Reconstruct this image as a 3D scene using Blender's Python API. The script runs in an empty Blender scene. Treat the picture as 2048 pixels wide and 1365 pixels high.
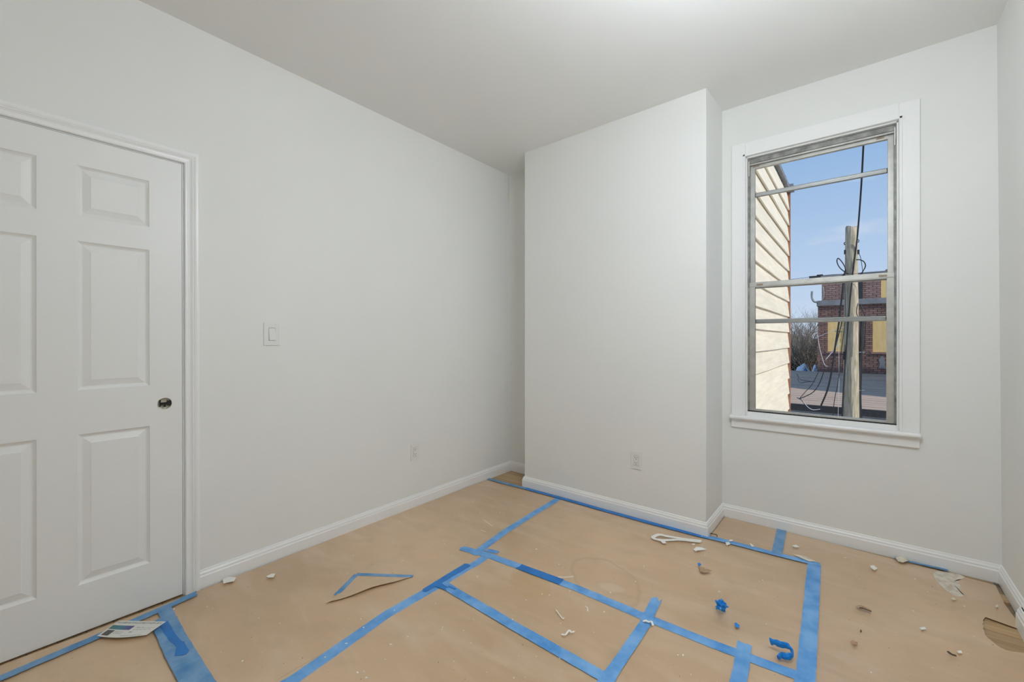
import bpy, bmesh, math, random
from mathutils import Vector, Matrix, noise
random.seed(7)
SC = bpy.context.scene
COL = SC.collection
PI = math.pi
# ------------------------------------------------------------------ camera
F_PX, YAW, CY, CAMZ = 846.0, 0.684, 680.0, 1.2
cam = bpy.data.objects.new('camera', bpy.data.cameras.new('camera'))
COL.objects.link(cam)
cam.data.sensor_width = 36.0
cam.data.lens = 36.0 * F_PX / 2048.0
cam.data.shift_y = -(682.5 - CY) / 2048.0
cam.data.clip_start = 0.02
cam.location = (0, 0, CAMZ)
cam.rotation_euler = (PI / 2, 0, YAW)
SC.camera = cam
# ------------------------------------------------------------------ view
SC.view_settings.view_transform = 'Standard'
SC.view_settings.look = 'None'
SC.view_settings.exposure = 0.0
SC.view_settings.gamma = 1.0
SC.view_settings.use_curve_mapping = False
SC.cycles.max_bounces = 14
SC.cycles.diffuse_bounces = 10
SC.cycles.transparent_max_bounces = 12
SC.cycles.sample_clamp_indirect = 6.0
SC.cycles.use_denoising = True
# ------------------------------------------------------------------ world: clear pale-blue sky with thin clouds
W = bpy.data.worlds.new('sky'); SC.world = W; W.use_nodes = True
nt = W.node_tree; nt.nodes.clear()
def N(t, ty, **kw):
    n = t.nodes.new(ty)
    for k, v in kw.items(): setattr(n, k, v)
    return n
tc = N(nt, 'ShaderNodeTexCoord')
sep = N(nt, 'ShaderNodeSeparateXYZ'); nt.links.new(tc.outputs['Generated'], sep.inputs[0])
rp = N(nt, 'ShaderNodeValToRGB'); nt.links.new(sep.outputs['Z'], rp.inputs[0])
cr = rp.color_ramp
cr.elements[0].position = 0.0; cr.elements[0].color = (0.66, 0.76, 0.90, 1)
cr.elements[1].position = 0.42; cr.elements[1].color = (0.26, 0.45, 0.76, 1)
e = cr.elements.new(0.14); e.color = (0.50, 0.65, 0.88, 1)
e = cr.elements.new(1.0); e.color = (0.13, 0.29, 0.66, 1)
mp = N(nt, 'ShaderNodeMapping'); mp.inputs['Scale'].default_value = (3.2, 3.2, 9.0); mp.inputs['Location'].default_value = (0.45, 0.1, 0.35)
nt.links.new(tc.outputs['Generated'], mp.inputs[0])
nz = N(nt, 'ShaderNodeTexNoise'); nz.inputs['Scale'].default_value = 1.6; nz.inputs['Detail'].default_value = 7
nt.links.new(mp.outputs[0], nz.inputs['Vector'])
r2 = N(nt, 'ShaderNodeValToRGB'); nt.links.new(nz.outputs[0], r2.inputs[0])
r2.color_ramp.elements[0].position = 0.60; r2.color_ramp.elements[1].position = 0.80
r2.color_ramp.elements[0].color = (0, 0, 0, 1); r2.color_ramp.elements[1].color = (.8, .8, .8, 1)
mx = N(nt, 'ShaderNodeMixRGB'); nt.links.new(r2.outputs[0], mx.inputs[0])
nt.links.new(rp.outputs[0], mx.inputs[1]); mx.inputs[2].default_value = (0.80, 0.83, 0.90, 1)
bg = N(nt, 'ShaderNodeBackground'); nt.links.new(mx.outputs[0], bg.inputs[0]); bg.inputs[1].default_value = 1.0
wo = N(nt, 'ShaderNodeOutputWorld'); nt.links.new(bg.outputs[0], wo.inputs[0])
# ------------------------------------------------------------------ sun (high, from the right of the street)
sun = bpy.data.objects.new('sun', bpy.data.lights.new('sun', 'SUN')); COL.objects.link(sun)
sun.data.energy = 3.3; sun.data.angle = math.radians(0.6); sun.data.color = (1.0, 0.955, 0.88)
sun.rotation_euler = Vector((-0.78, 0.22, -0.58)).to_track_quat('-Z', 'Y').to_euler()
sun.location = (6, 5, 9)
FILL_GLOBE = 58.0        # brightness of the unseen globe added as fill light

# ------------------------------------------------------------------ geometry constants (metres)
XL, YB, YC, X0, X1, XR, YW = -2.475, 3.015, 2.745, -2.105, -0.712, 0.556, 3.145
YREAR = -1.55
def gl(y, z): return 0.020 - 0.0067 * y - 0.0091 * z      # the left wall is not quite square or plumb
def gr(z): return -0.0066 * z                             # nor is the right one
def sst(t): t = max(0, min(1, t)); return t * t * (3 - 2 * t)
def HC(x, y):                                             # the old ceiling sags a little
    h = 2.742 + 0.0115 * x + 0.004 * y
    return h + (-0.012 + 0.026 * sst((y - 2.7) / .4)) * max(0, 1 - abs(x + .7) / 1.6) * sst((y - .8) / 1.6)
# measured positions: a line of sight from where the photograph was taken, cut with a real plane
s_, c_ = math.sin(YAW), math.cos(YAW)
def ray(u, v):
    r = (u - 1024) / F_PX
    return Vector((-s_ + c_ * r, c_ + s_ * r, (CY - v) / F_PX))
def G(u, v, z=0.0):
    d = ray(u, v); t = (z - CAMZ) / d.z
    return Vector((d.x * t, d.y * t, z))
def AY(u, v, y):
    d = ray(u, v); t = y / d.y
    return Vector((d.x * t, y, CAMZ + d.z * t))
def AX(u, v, x):
    d = ray(u, v); t = x / d.x
    return Vector((x, d.y * t, CAMZ + d.z * t))

# ------------------------------------------------------------------ materials
def mat(name, col, rough=0.6, metal=0.0, spec=0.5, var=0.0, vscale=6.0, bump=0.0, bscale=40.0, bdist=0.002, stretch=(1, 1, 1), col2=None, detail=5, lo=.35, hi=.68, coat=0, rnd=0.0, emit=None, sheen=0):
    m = bpy.data.materials.new(name); m.use_nodes = True
    t = m.node_tree; b = t.nodes['Principled BSDF']
    b.inputs['Roughness'].default_value = rough; b.inputs['Metallic'].default_value = metal
    b.inputs['Specular IOR Level'].default_value = spec
    b.inputs['Base Color'].default_value = (*col, 1)
    if coat: b.inputs['Coat Weight'].default_value = coat; b.inputs['Coat Roughness'].default_value = .3
    tc = N(t, 'ShaderNodeTexCoord'); mpn = N(t, 'ShaderNodeMapping'); mpn.inputs['Scale'].default_value = stretch
    t.links.new(tc.outputs['Object'], mpn.inputs[0])
    out = None
    if var or col2:
        nz = N(t, 'ShaderNodeTexNoise'); nz.inputs['Scale'].default_value = vscale; nz.inputs['Detail'].default_value = detail
        nz.inputs['Roughness'].default_value = .6
        t.links.new(mpn.outputs[0], nz.inputs['Vector'])
        rr = N(t, 'ShaderNodeValToRGB'); t.links.new(nz.outputs[0], rr.inputs[0])
        c2 = col2 or tuple(c * (1 - var) for c in col)
        rr.color_ramp.elements[0].position = lo; rr.color_ramp.elements[1].position = hi
        rr.color_ramp.elements[0].color = (*c2, 1); rr.color_ramp.elements[1].color = (*col, 1)
        out = rr.outputs[0]
    if rnd:
        oi = N(t, 'ShaderNodeObjectInfo'); gi = N(t, 'ShaderNodeNewGeometry')
        ad = N(t, 'ShaderNodeMath', operation='ADD'); t.links.new(oi.outputs['Random'], ad.inputs[0]); t.links.new(gi.outputs['Random Per Island'], ad.inputs[1])
        fr = N(t, 'ShaderNodeMath', operation='FRACT'); t.links.new(ad.outputs[0], fr.inputs[0])
        mr = N(t, 'ShaderNodeMapRange'); t.links.new(fr.outputs[0], mr.inputs[0]); mr.inputs[3].default_value = 1 - rnd; mr.inputs[4].default_value = 1 + rnd
        mm = N(t, 'ShaderNodeVectorMath', operation='SCALE')
        if out: t.links.new(out, mm.inputs[0])
        else: mm.inputs[0].default_value = col
        t.links.new(mr.outputs[0], mm.inputs[3]); out = mm.outputs[0]
    if out: t.links.new(out, b.inputs['Base Color'])
    if bump:
        nb = N(t, 'ShaderNodeTexNoise'); nb.inputs['Scale'].default_value = bscale; nb.inputs['Detail'].default_value = 4
        t.links.new(mpn.outputs[0], nb.inputs['Vector'])
        bp = N(t, 'ShaderNodeBump'); bp.inputs['Strength'].default_value = bump; bp.inputs['Distance'].default_value = bdist
        t.links.new(nb.outputs[0], bp.inputs['Height']); t.links.new(bp.outputs[0], b.inputs['Normal'])
    if emit:
        b.inputs['Emission Color'].default_value = (*emit[0], 1); b.inputs['Emission Strength'].default_value = emit[1]
    return m
M = {}
M['wall'] = mat('wall_paint', (0.80, 0.80, 0.775), .62, spec=.3, var=.022, vscale=1.6, bump=.10, bscale=70, bdist=.0012)
M['ceiling'] = mat('ceiling_paint', (0.82, 0.82, 0.80), .75, spec=.2, var=.018, vscale=1.3, bump=.08, bscale=60, bdist=.001)
M['trim'] = mat('trim_paint', (0.84, 0.84, 0.83), .34, spec=.5)
M['door'] = mat('door_paint', (0.79, 0.79, 0.77), .42, spec=.45)
M['plate'] = mat('plate_plastic', (0.76, 0.76, 0.735), .3)
M['plate_dk'] = mat('slot_dark', (0.03, 0.03, 0.03), .5)
M['alu'] = mat('aluminium', (0.54, 0.53, 0.49), .42, metal=.55, var=.22, vscale=14, stretch=(1, 1, 1), bump=.1, bscale=90)
M['alu_dk'] = mat('aluminium_dirty', (0.38, 0.375, 0.35), .55, metal=.35, var=.55, vscale=18, bump=.1)
M['muntin'] = mat('muntin_aluminium', (0.40, 0.40, 0.385), .4, metal=.6, var=.3, vscale=9, stretch=(.3, 1, 4))
M['alu_lt'] = mat('aluminium_tab', (0.70, 0.69, 0.64), .4, metal=.3)
M['rust'] = mat('latch_worn', (0.42, 0.34, 0.24), .6, metal=.3, var=.4, vscale=60)
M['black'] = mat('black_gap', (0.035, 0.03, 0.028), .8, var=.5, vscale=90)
M['cream'] = mat('raw_wood_core', (0.92, 0.89, 0.74), .7, var=.2, vscale=40)
M['steel_dk'] = mat('dark_latch_steel', (0.035, 0.032, 0.03), .35, metal=.8)
M['siding'] = mat('siding_paint', (0.87, 0.765, 0.60), .55, spec=.3, var=.15, vscale=9, bump=.35, bscale=55, bdist=.003, stretch=(1, .25, 3), rnd=.03)
M['siding_back'] = mat('siding_backing', (0.34, 0.25, 0.16), .8)
M['rustpost'] = mat('corner_post_rust', (0.40, 0.19, 0.11), .7, var=.35, vscale=9)
M['flash'] = mat('roof_flashing', (0.30, 0.30, 0.31), .6, metal=.3, var=.5, vscale=25, bump=.5, bscale=30, bdist=.01)
M['polewood'] = mat('weathered_pole', (0.60, 0.49, 0.36), .85, col2=(0.32, 0.28, 0.18), vscale=5, stretch=(6, 6, .55), bump=.8, bscale=9, bdist=.012, lo=.36, hi=.62)
M['brick'] = mat('red_brick', (0.34, 0.19, 0.15), .85, rnd=.2, col2=(0.235, 0.145, 0.12), vscale=3)
M['brick_up'] = mat('faded_brick', (0.36, 0.23, 0.20), .85, rnd=.13)
M['mortar'] = mat('dark_mortar', (0.24, 0.165, 0.14), .9, var=.3, vscale=3)
M['concrete'] = mat('concrete_band', (0.30, 0.30, 0.31), .8, var=.3, vscale=4)
M['ply'] = mat('plywood', (0.96, 0.69, 0.30), .7, col2=(0.86, 0.57, 0.22), vscale=4, stretch=(3, 1, .6), lo=.3, hi=.7)
M['shingle'] = mat('roof_felt', (0.60, 0.45, 0.34), .9, rnd=.06, var=.25, vscale=5, stretch=(.3, 2, 1))
M['gutter'] = mat('dark_gutter', (0.05, 0.05, 0.055), .5, var=.4, vscale=14)
M['stucco'] = mat('olive_stucco', (0.31, 0.29, 0.23), .9, var=.3, vscale=5)
M['yard'] = mat('pale_bounce_yard', (0.62, 0.60, 0.55), .9, var=.15, vscale=.8)  # unseen ground, made pale to bounce sunlight in through the window
M['ground'] = mat('bare_ground', (0.27, 0.24, 0.19), .95, var=.4, vscale=.6)
M['bark'] = mat('bare_branches', (0.26, 0.21, 0.17), .9, var=.3)
M['brush'] = mat('dry_brush', (0.38, 0.32, 0.26), .95, var=.35, vscale=3)
M['cable'] = mat('black_cable', (0.025, 0.025, 0.027), .5)
M['cable_w'] = mat('white_cable', (0.62, 0.62, 0.62), .5)
M['galv'] = mat('galvanised', (0.42, 0.43, 0.44), .5, metal=.5, var=.3)
M['tarp_w'] = mat('white_tarp', (0.80, 0.82, 0.86), .5)
M['tarp_b'] = mat('blue_tarp', (0.10, 0.24, 0.46), .5, var=.4, vscale=4)
M['chip'] = mat('white_paint_chip', (0.86, 0.85, 0.80), .5)
M['chip_y'] = mat('cream_paint_chip', (0.80, 0.74, 0.58), .6, var=.2, vscale=60)
M['residue'] = mat('plaster_smear', (0.72, 0.67, 0.57), .7, col2=(0.50, 0.42, 0.32), vscale=30, lo=.33, hi=.55, bump=.4, bscale=60)
M['brown_scrap'] = mat('torn_paper_scrap', (0.50, 0.33, 0.20), .7, var=.3, vscale=60)
M['pink_scrap'] = mat('pinkish_chip', (0.55, 0.32, 0.22), .6, var=.3, vscale=80)
M['dark_scrap_shade'] = mat('dark_crumb_shade', (0.10, 0.065, 0.04), .8)
M['flyer'] = mat('glossy_flyer', (0.74, 0.73, 0.68), .3)
M['ink'] = mat('grey_print', (0.36, 0.37, 0.34), .5, col2=(0.60, 0.60, 0.56), vscale=160, stretch=(1, 1, 1), lo=.45, hi=.55)
M['ink_dk'] = mat('dark_print', (0.11, 0.11, 0.11), .5, var=.4, vscale=90)
def mat_tape(name, a, b_, rough, vscale=13, lo=.3, hi=.62):
    m = mat(name, a, rough, col2=b_, vscale=vscale, lo=lo, hi=hi, detail=7, bump=.35, bscale=75, bdist=.0016, spec=.45)
    return m
M['tape'] = mat_tape('blue_painters_tape', (0.20, 0.44, 0.78), (0.045, 0.25, 0.62), .42, 9)
M['tape_dull'] = mat_tape('blue_tape_dusty', (0.19, 0.36, 0.58), (0.06, 0.23, 0.48), .5)
M['tape_dk'] = mat_tape('blue_tape_fresh', (0.012, 0.20, 0.60), (0.008, 0.14, 0.46), .4)
M['tape_vivid'] = mat_tape('blue_tape_crumpled', (0.005, 0.27, 0.80), (0.004, 0.16, 0.55), .3, 40)
# flyer colour bar: teal to violet
m = bpy.data.materials.new('teal_violet_print'); m.use_nodes = True; t = m.node_tree
uvn = N(t, 'ShaderNodeUVMap'); sx = N(t, 'ShaderNodeSeparateXYZ'); t.links.new(uvn.outputs[0], sx.inputs[0])
rr = N(t, 'ShaderNodeValToRGB'); t.links.new(sx.outputs[0], rr.inputs[0])
rr.color_ramp.elements[0].color = (0.05, 0.16, 0.16, 1); rr.color_ramp.elements[0].position = 0
rr.color_ramp.elements[1].color = (0.11, 0.08, 0.27, 1); rr.color_ramp.elements[1].position = .9
e = rr.color_ramp.elements.new(.5); e.color = (0.05, 0.22, 0.30, 1)
t.links.new(rr.outputs[0], t.nodes['Principled BSDF'].inputs['Base Color']); t.nodes['Principled BSDF'].inputs['Roughness'].default_value = .35
M['flyer_bar'] = m
# oak planks
m = mat('oak_floor', (0.52, 0.36, 0.19), .4, col2=(0.34, 0.21, 0.10), vscale=5, stretch=(.6, 9, 1), lo=.3, hi=.7, rnd=.16, bump=.1, bscale=40)
M['oak'] = m
# kraft paper with scuffs, stains and a dried ring
def mat_paper():
    m = bpy.data.materials.new('kraft_floor_paper'); m.use_nodes = True; t = m.node_tree; b = t.nodes['Principled BSDF']
    L = t.links.new
    tc = N(t, 'ShaderNodeTexCoord')
    def noise_(scale, detail=6, st=(1, 1, 1), rot=0.0, dist=0.0):
        mp = N(t, 'ShaderNodeMapping'); mp.inputs['Scale'].default_value = st; mp.inputs['Rotation'].default_value = (0, 0, rot)
        L(tc.outputs['Object'], mp.inputs[0])
        n = N(t, 'ShaderNodeTexNoise'); n.inputs['Scale'].default_value = scale; n.inputs['Detail'].default_value = detail; n.inputs['Distortion'].default_value = dist
        L(mp.outputs[0], n.inputs['Vector']); return n.outputs[0]
    def ramp(src, p0, p1, c0=(0, 0, 0), c1=(1, 1, 1)):
        r = N(t, 'ShaderNodeValToRGB'); L(src, r.inputs[0])
        r.color_ramp.elements[0].position = p0; r.color_ramp.elements[1].position = p1
        r.color_ramp.elements[0].color = (*c0, 1); r.color_ramp.elements[1].color = (*c1, 1); return r.outputs[0]
    def mix(f, a, c, k=None):
        x = N(t, 'ShaderNodeMixRGB')
        if k is not None:
            mu = N(t, 'ShaderNodeMath', operation='MULTIPLY'); L(f, mu.inputs[0]); mu.inputs[1].default_value = k; f = mu.outputs[0]
        L(f, x.inputs[0])
        if isinstance(a, tuple): x.inputs[1].default_value = (*a, 1)
        else: L(a, x.inputs[1])
        if isinstance(c, tuple): x.inputs[2].default_value = (*c, 1)
        else: L(c, x.inputs[2])
        return x.outputs[0]
    base = ramp(noise_(1.1, 5), .33, .66, (0.50, 0.330, 0.182), (0.65, 0.445, 0.262))
    base = mix(ramp(noise_(2.6, 9, (1, 3.2, 1), .7, .7), .47, .72), base, (0.75, 0.58, 0.42), .38)       # dusty drag marks
    base = mix(ramp(noise_(6.0, 9, (1, 1.6, 1), 1.9, .3), .52, .78), base, (0.42, 0.27, 0.15), .40)     # scuffs
    base = mix(ramp(noise_(75, 3), .735, .75), base, (0.85, 0.82, 0.75), .75)                          # dust specks
    base = mix(ramp(noise_(58, 2, (1.2, .8, 1), .3), .745, .76), base, (0.17, 0.10, 0.06), .8)
    # stains with a shape of their own
    def ell(cx, cy, rx, ry, rot, wob):
        mp = N(t, 'ShaderNodeMapping', vector_type='TEXTURE'); mp.inputs['Location'].default_value = (cx, cy, 0)
        mp.inputs['Rotation'].default_value = (0, 0, rot); mp.inputs['Scale'].default_value = (rx, ry, 1)
        L(tc.outputs['Object'], mp.inputs[0])
        vn = N(t, 'ShaderNodeVectorMath', operation='MULTIPLY'); L(mp.outputs[0], vn.inputs[0]); vn.inputs[1].default_value = (1, 1, 0)
        ln = N(t, 'ShaderNodeVectorMath', operation='LENGTH'); L(vn.outputs[0], ln.inputs[0])
        ad = N(t, 'ShaderNodeMath', operation='ADD'); L(ln.outputs['Value'], ad.inputs[0])
        mu = N(t, 'ShaderNodeMath', operation='MULTIPLY'); L(noise_(6, 3), mu.inputs[0]); mu.inputs[1].default_value = wob; L(mu.outputs[0], ad.inputs[1])
        return ad.outputs[0]
    c = G(1208, 1160); e1 = ell(c.x, c.y, .23, .155, math.radians(-35), .35)
    ring = N(t, 'ShaderNodeValToRGB'); L(e1, ring.inputs[0])
    for p, v in ((0.0, .10), (.75, .18), (1.05, .22), (1.13, 1.0), (1.2, 0.0)):
        if p == 0.0: el = ring.color_ramp.elements[0]; el.position = 0
        elif p == 1.2: el = ring.color_ramp.elements[-1]; el.position = 1.0
        else: el = ring.color_ramp.elements.new(p / 1.2)
        el.color = (v, v, v, 1)
    e1s = N(t, 'ShaderNodeMath', operation='MULTIPLY'); L(e1, e1s.inputs[0]); e1s.inputs[1].default_value = 1 / 1.2
    L(e1s.outputs[0], ring.inputs[0])
    base = mix(ring.outputs[0], base, (0.46, 0.29, 0.17), .6)
    c = G(1225, 1178); base = mix(ramp(ell(c.x, c.y, .10, .06, .4, .6), .75, 1.15, (1, 1, 1), (0, 0, 0)), base, (0.74, 0.60, 0.47), .4)
    c = G(1060, 1168); base = mix(ramp(ell(c.x, c.y, .19, .13, -.5, .5), .85, 1.2, (1, 1, 1), (0, 0, 0)), base, (0.53, 0.33, 0.15), .6)
    L(base, b.inputs['Base Color'])
    rg = N(t, 'ShaderNodeMapRange'); L(noise_(4, 6), rg.inputs[0]); rg.inputs[3].default_value = .27; rg.inputs[4].default_value = .44
    L(rg.outputs[0], b.inputs['Roughness']); b.inputs['Specular IOR Level'].default_value = 1.0; b.inputs['Coat Weight'].default_value = .6; b.inputs['Coat Roughness'].default_value = .36
    bp = N(t, 'ShaderNodeBump'); bp.inputs['Strength'].default_value = .35; bp.inputs['Distance'].default_value = .010
    L(noise_(3.4, 4, (1, 2.2, 1), .5, .5), bp.inputs['Height'])
    bp2 = N(t, 'ShaderNodeBump'); bp2.inputs['Strength'].default_value = .25; bp2.inputs['Distance'].default_value = .0015
    L(noise_(60, 4), bp2.inputs['Height']); L(bp.outputs[0], bp2.inputs['Normal']); L(bp2.outputs[0], b.inputs['Normal'])
    return m
M['paper'] = mat_paper()
m = bpy.data.materials.new('window_glass'); m.use_nodes = True; t = m.node_tree; t.nodes.clear()
tr = N(t, 'ShaderNodeBsdfTransparent'); tr.inputs[0].default_value = (.96, .97, .97, 1)
gb = N(t, 'ShaderNodeBsdfGlossy'); gb.inputs['Roughness'].default_value = .03
fr = N(t, 'ShaderNodeLayerWeight'); fr.inputs[0].default_value = .12
ms = N(t, 'ShaderNodeMixShader'); pw = N(t, 'ShaderNodeMath', operation='POWER'); t.links.new(fr.outputs['Facing'], pw.inputs[0]); pw.inputs[1].default_value = 5.0; t.links.new(pw.outputs[0], ms.inputs[0]); t.links.new(tr.outputs[0], ms.inputs[1]); t.links.new(gb.outputs[0], ms.inputs[2])
oo = N(t, 'ShaderNodeOutputMaterial'); t.links.new(ms.outputs[0], oo.inputs[0]); M['glass'] = m
M['globe'] = mat('fill_globe', (.9, .9, .9), .4, emit=((.915, 1.0, 1.09), FILL_GLOBE))

# ------------------------------------------------------------------ mesh helpers
def box(bm, x0, x1, y0, y1, z0, z1):
    vs = [bm.verts.new((x, y, z)) for x in (x0, x1) for y in (y0, y1) for z in (z0, z1)]
    for q in ((0, 1, 3, 2), (4, 6, 7, 5), (0, 4, 5, 1), (2, 3, 7, 6), (0, 2, 6, 4), (1, 5, 7, 3)):
        bm.faces.new([vs[i] for i in q])
    return vs
def prism(bm, pts, vec):
    a = [bm.verts.new(p) for p in pts]; b = [bm.verts.new(Vector(p) + Vector(vec)) for p in pts]
    bm.faces.new(a); bm.faces.new(b[::-1]); n = len(a)
    for i in range(n): bm.faces.new((a[i], b[i], b[(i + 1) % n], a[(i + 1) % n]))
def tube(bm, pts, r, seg=8, r1=None, cap=True):
    pts = [Vector(p) for p in pts]; rings = []
    n = len(pts)
    for i, p in enumerate(pts):
        d = (pts[min(i + 1, n - 1)] - pts[max(i - 1, 0)]).normalized()
        up = Vector((0, 0, 1)) if abs(d.z) < .9 else Vector((1, 0, 0))
        a = d.cross(up).normalized(); b = d.cross(a)
        rr = r if r1 is None else r + (r1 - r) * i / (n - 1)
        rings.append([bm.verts.new(p + (a * math.cos(2 * PI * k / seg) + b * math.sin(2 * PI * k / seg)) * rr) for k in range(seg)])
    for i in range(n - 1):
        for k in range(seg):
            bm.faces.new((rings[i][k], rings[i][(k + 1) % seg], rings[i + 1][(k + 1) % seg], rings[i + 1][k]))
    if cap: bm.faces.new(rings[0]); bm.faces.new(rings[-1][::-1])
def smoothpts(pts, n=6):
    P = [Vector(p) for p in pts]
    if len(P) < 3: return [P[0].lerp(P[-1], k / n) for k in range(n + 1)]
    out = []
    for i in range(len(P) - 1):
        p0, p1, p2, p3 = P[max(i - 1, 0)], P[i], P[i + 1], P[min(i + 2, len(P) - 1)]
        for k in range(n):
            t = k / n
            out.append(.5 * ((2 * p1) + (p2 - p0) * t + (2 * p0 - 5 * p1 + 4 * p2 - p3) * t * t + (3 * p1 - p0 - 3 * p2 + p3) * t ** 3))
    out.append(P[-1]); return out
WARP_L = lambda v: Vector((v.x + gl(v.y, v.z), v.y, v.z))
WARP_R = lambda v: Vector((v.x + gr(v.z), v.y, v.z))
def obj(name, bm, m, parent=None, warp=None, smooth=False, bevel=0, loc=None, recalc=True):
    if recalc: bmesh.ops.recalc_face_normals(bm, faces=bm.faces)
    if warp:
        for v in bm.verts: v.co = warp(v.co)
    if loc is not None:
        for v in bm.verts: v.co -= Vector(loc)
    me = bpy.data.meshes.new(name); bm.to_mesh(me); bm.free()
    me.materials.append(m)
    if smooth:
        for p in me.polygons: p.use_smooth = True
    o = bpy.data.objects.new(name, me); COL.objects.link(o)
    if loc is not None: o.location = loc
    if parent: o.parent = parent
    if parent and loc is not None: o.location = Vector(loc) - parent.location
    elif parent and parent.location.length > 0:
        o.matrix_parent_inverse = Matrix.Translation(-parent.location)
    if bevel:
        md = o.modifiers.new('b', 'BEVEL'); md.width = bevel; md.segments = 2; md.limit_method = 'ANGLE'
    return o
def tag(o, label=None, cat=None, group=None, kind=None):
    if label: o['label'] = label
    if cat: o['category'] = cat
    if group: o['group'] = group
    if kind: o['kind'] = kind
    return o
def struct(name, bm, m, label, cat, **k):
    return tag(obj(name, bm, m, **k), label, cat, kind='structure')
def empty(name, loc, label, cat, group=None, kind=None):
    o = bpy.data.objects.new(name, None); COL.objects.link(o); o.location = loc; o.empty_display_size = .05
    return tag(o, label, cat, group, kind)
B = bmesh.new

# ================================================================== ROOM SHELL
bm = B(); box(bm, XL - .25, XR + .3, YREAR - .2, YW + .25, -.22, -.018)
floor = struct('floor', bm, M['siding_back'], 'old oak strip floor of the room, mostly hidden under brown paper', 'floor')
# oak strips: every board of the floor that shows or lies next to an exposed area
rows = 0; y = YREAR
k = 0
def plank_mesh(L):
    bm = B(); w = .0395
    box(bm, 0, L, -w, w, -.017, 0)
    bmesh.ops.recalc_face_normals(bm, faces=bm.faces)
    me = bpy.data.meshes.new('floor_plank'); bm.to_mesh(me); bm.free(); me.materials.append(M['oak']); return me
pm = {L: plank_mesh(L) for L in (1.197, .747, .597)}
while y < YW - .02:
    x = XL
    order = [1.197, 1.197, .597] if k % 3 == 0 else ([.747, 1.197, 1.197] if k % 3 == 1 else [.597, 1.197, 1.197])
    ym = y + .041
    for L in order:
        o = bpy.data.objects.new('floor_plank', pm[L]); COL.objects.link(o); o.parent = floor; o.location = (x, ym, -.004)
        x += L + .003
    y += .0815; k += 1
# ceiling sheet
bm = B(); nx, ny = 28, 40; gv = {}
for i in range(nx + 1):
    for j in range(ny + 1):
        x = XL - .15 + (XR - XL + .3) * i / nx; yy = YREAR - .1 + (YW + .2 - YREAR + .1) * j / ny
        gv[i, j] = bm.verts.new((x, yy, HC(x, yy)))
for i in range(nx):
    for j in range(ny): bm.faces.new((gv[i, j], gv[i, j + 1], gv[i + 1, j + 1], gv[i + 1, j]))
cl = struct('ceiling', bm, M['ceiling'], 'plain white painted ceiling', 'ceiling', smooth=True, recalc=False)
md = cl.modifiers.new('s', 'SOLIDIFY'); md.thickness = .15; md.offset = -1
HT = 2.80
# left wall with door opening
DY0, DY1, DZ = -0.245, 0.572, 2.037          # door leaf opening
bm = B()
box(bm, XL - .12, XL, DY1, YB + .12, -.03, HT)
box(bm, XL - .12, XL, YREAR - .1, DY0, -.03, HT)
box(bm, XL - .12, XL, DY0, DY1, DZ, HT)
struct('wall_left', bm, M['wall'], 'long white wall with the door, light switch and an outlet', 'wall', warp=WARP_L)
bm = B(); box(bm, XL - .02, X0 + .02, YB, YB + .1, -.03, HT)
struct('wall_alcove', bm, M['wall'], 'narrow strip of white wall in the recess behind the chimney breast', 'wall')
bm = B(); box(bm, X0, X1, YC, YW + .12, -.03, HT)
struct('wall_chimney_breast', bm, M['wall'], 'white boxed-out wall section projecting between corner recess and window', 'wall', bevel=.004)
# window wall with hole
WX0, WX1, WZ0, WZ1 = -0.566, 0.176, 0.722, 2.404
bm = B()
box(bm, X1 - .02, WX0, YW, YW + .24, -.03, HT); box(bm, WX1, XR + .1, YW, YW + .24, -.03, HT)
box(bm, WX0, WX1, YW, YW + .24, -.03, WZ0 - .02); box(bm, WX0, WX1, YW, YW + .24, WZ1, HT)
struct('wall_window', bm, M['wall'], 'white wall around the tall window', 'wall')
bm = B(); box(bm, XR, XR + .12, YREAR - .1, YW + .1, -.03, HT)
struct('wall_right', bm, M['wall'], 'white wall at the right edge of the view', 'wall', warp=WARP_R)
bm = B(); box(bm, XL - .12, XR + .12, YREAR - .12, YREAR, -.03, HT)
struct('wall_rear', bm, M['wall'], 'white wall behind the viewpoint', 'wall')

# baseboards: moulded profile swept with mitres
PROF = [(.015, -.003), (.015, .056), (.0115, .062), (.0115, .070), (.0065, .078), (.005, .084), (0, .086)]
def baseboards(path, names, warps, labels, scale=1.0):
    n = len(path); P = [Vector((p[0], p[1])) for p in path]
    D = [(P[i + 1] - P[i]).normalized() for i in range(n - 1)]
    NR = [Vector((d.y, -d.x)) for d in D]          # room side is to the right of travel
    def off(i, t):
        if i == 0: return P[0] + NR[0] * t
        if i == n - 1: return P[-1] + NR[-1] * t
        a, b = NR[i - 1], NR[i]
        m_ = (a + b); return P[i] + m_ * (t / (1 + a.dot(b)))
    for i in range(n - 1):
        bm = B(); A = []; Bv = []
        for t, z in PROF:
            t *= scale
            a = off(i, t); b = off(i + 1, t)
            A.append(bm.verts.new((a.x, a.y, z))); Bv.append(bm.verts.new((b.x, b.y, z)))
        a = off(i, -.004); b = off(i + 1, -.004)
        for z in (.086, -.003): A.append(bm.verts.new((a.x, a.y, z))); Bv.append(bm.verts.new((b.x, b.y, z)))
        m_ = len(A)
        for k in range(m_): bm.faces.new((A[k], A[(k + 1) % m_], Bv[(k + 1) % m_], Bv[k]))
        bm.faces.new(A[::-1]); bm.faces.new(Bv)
        struct(names[i], bm, M['trim'], labels[i], 'baseboard', warp=warps[i])
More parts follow.
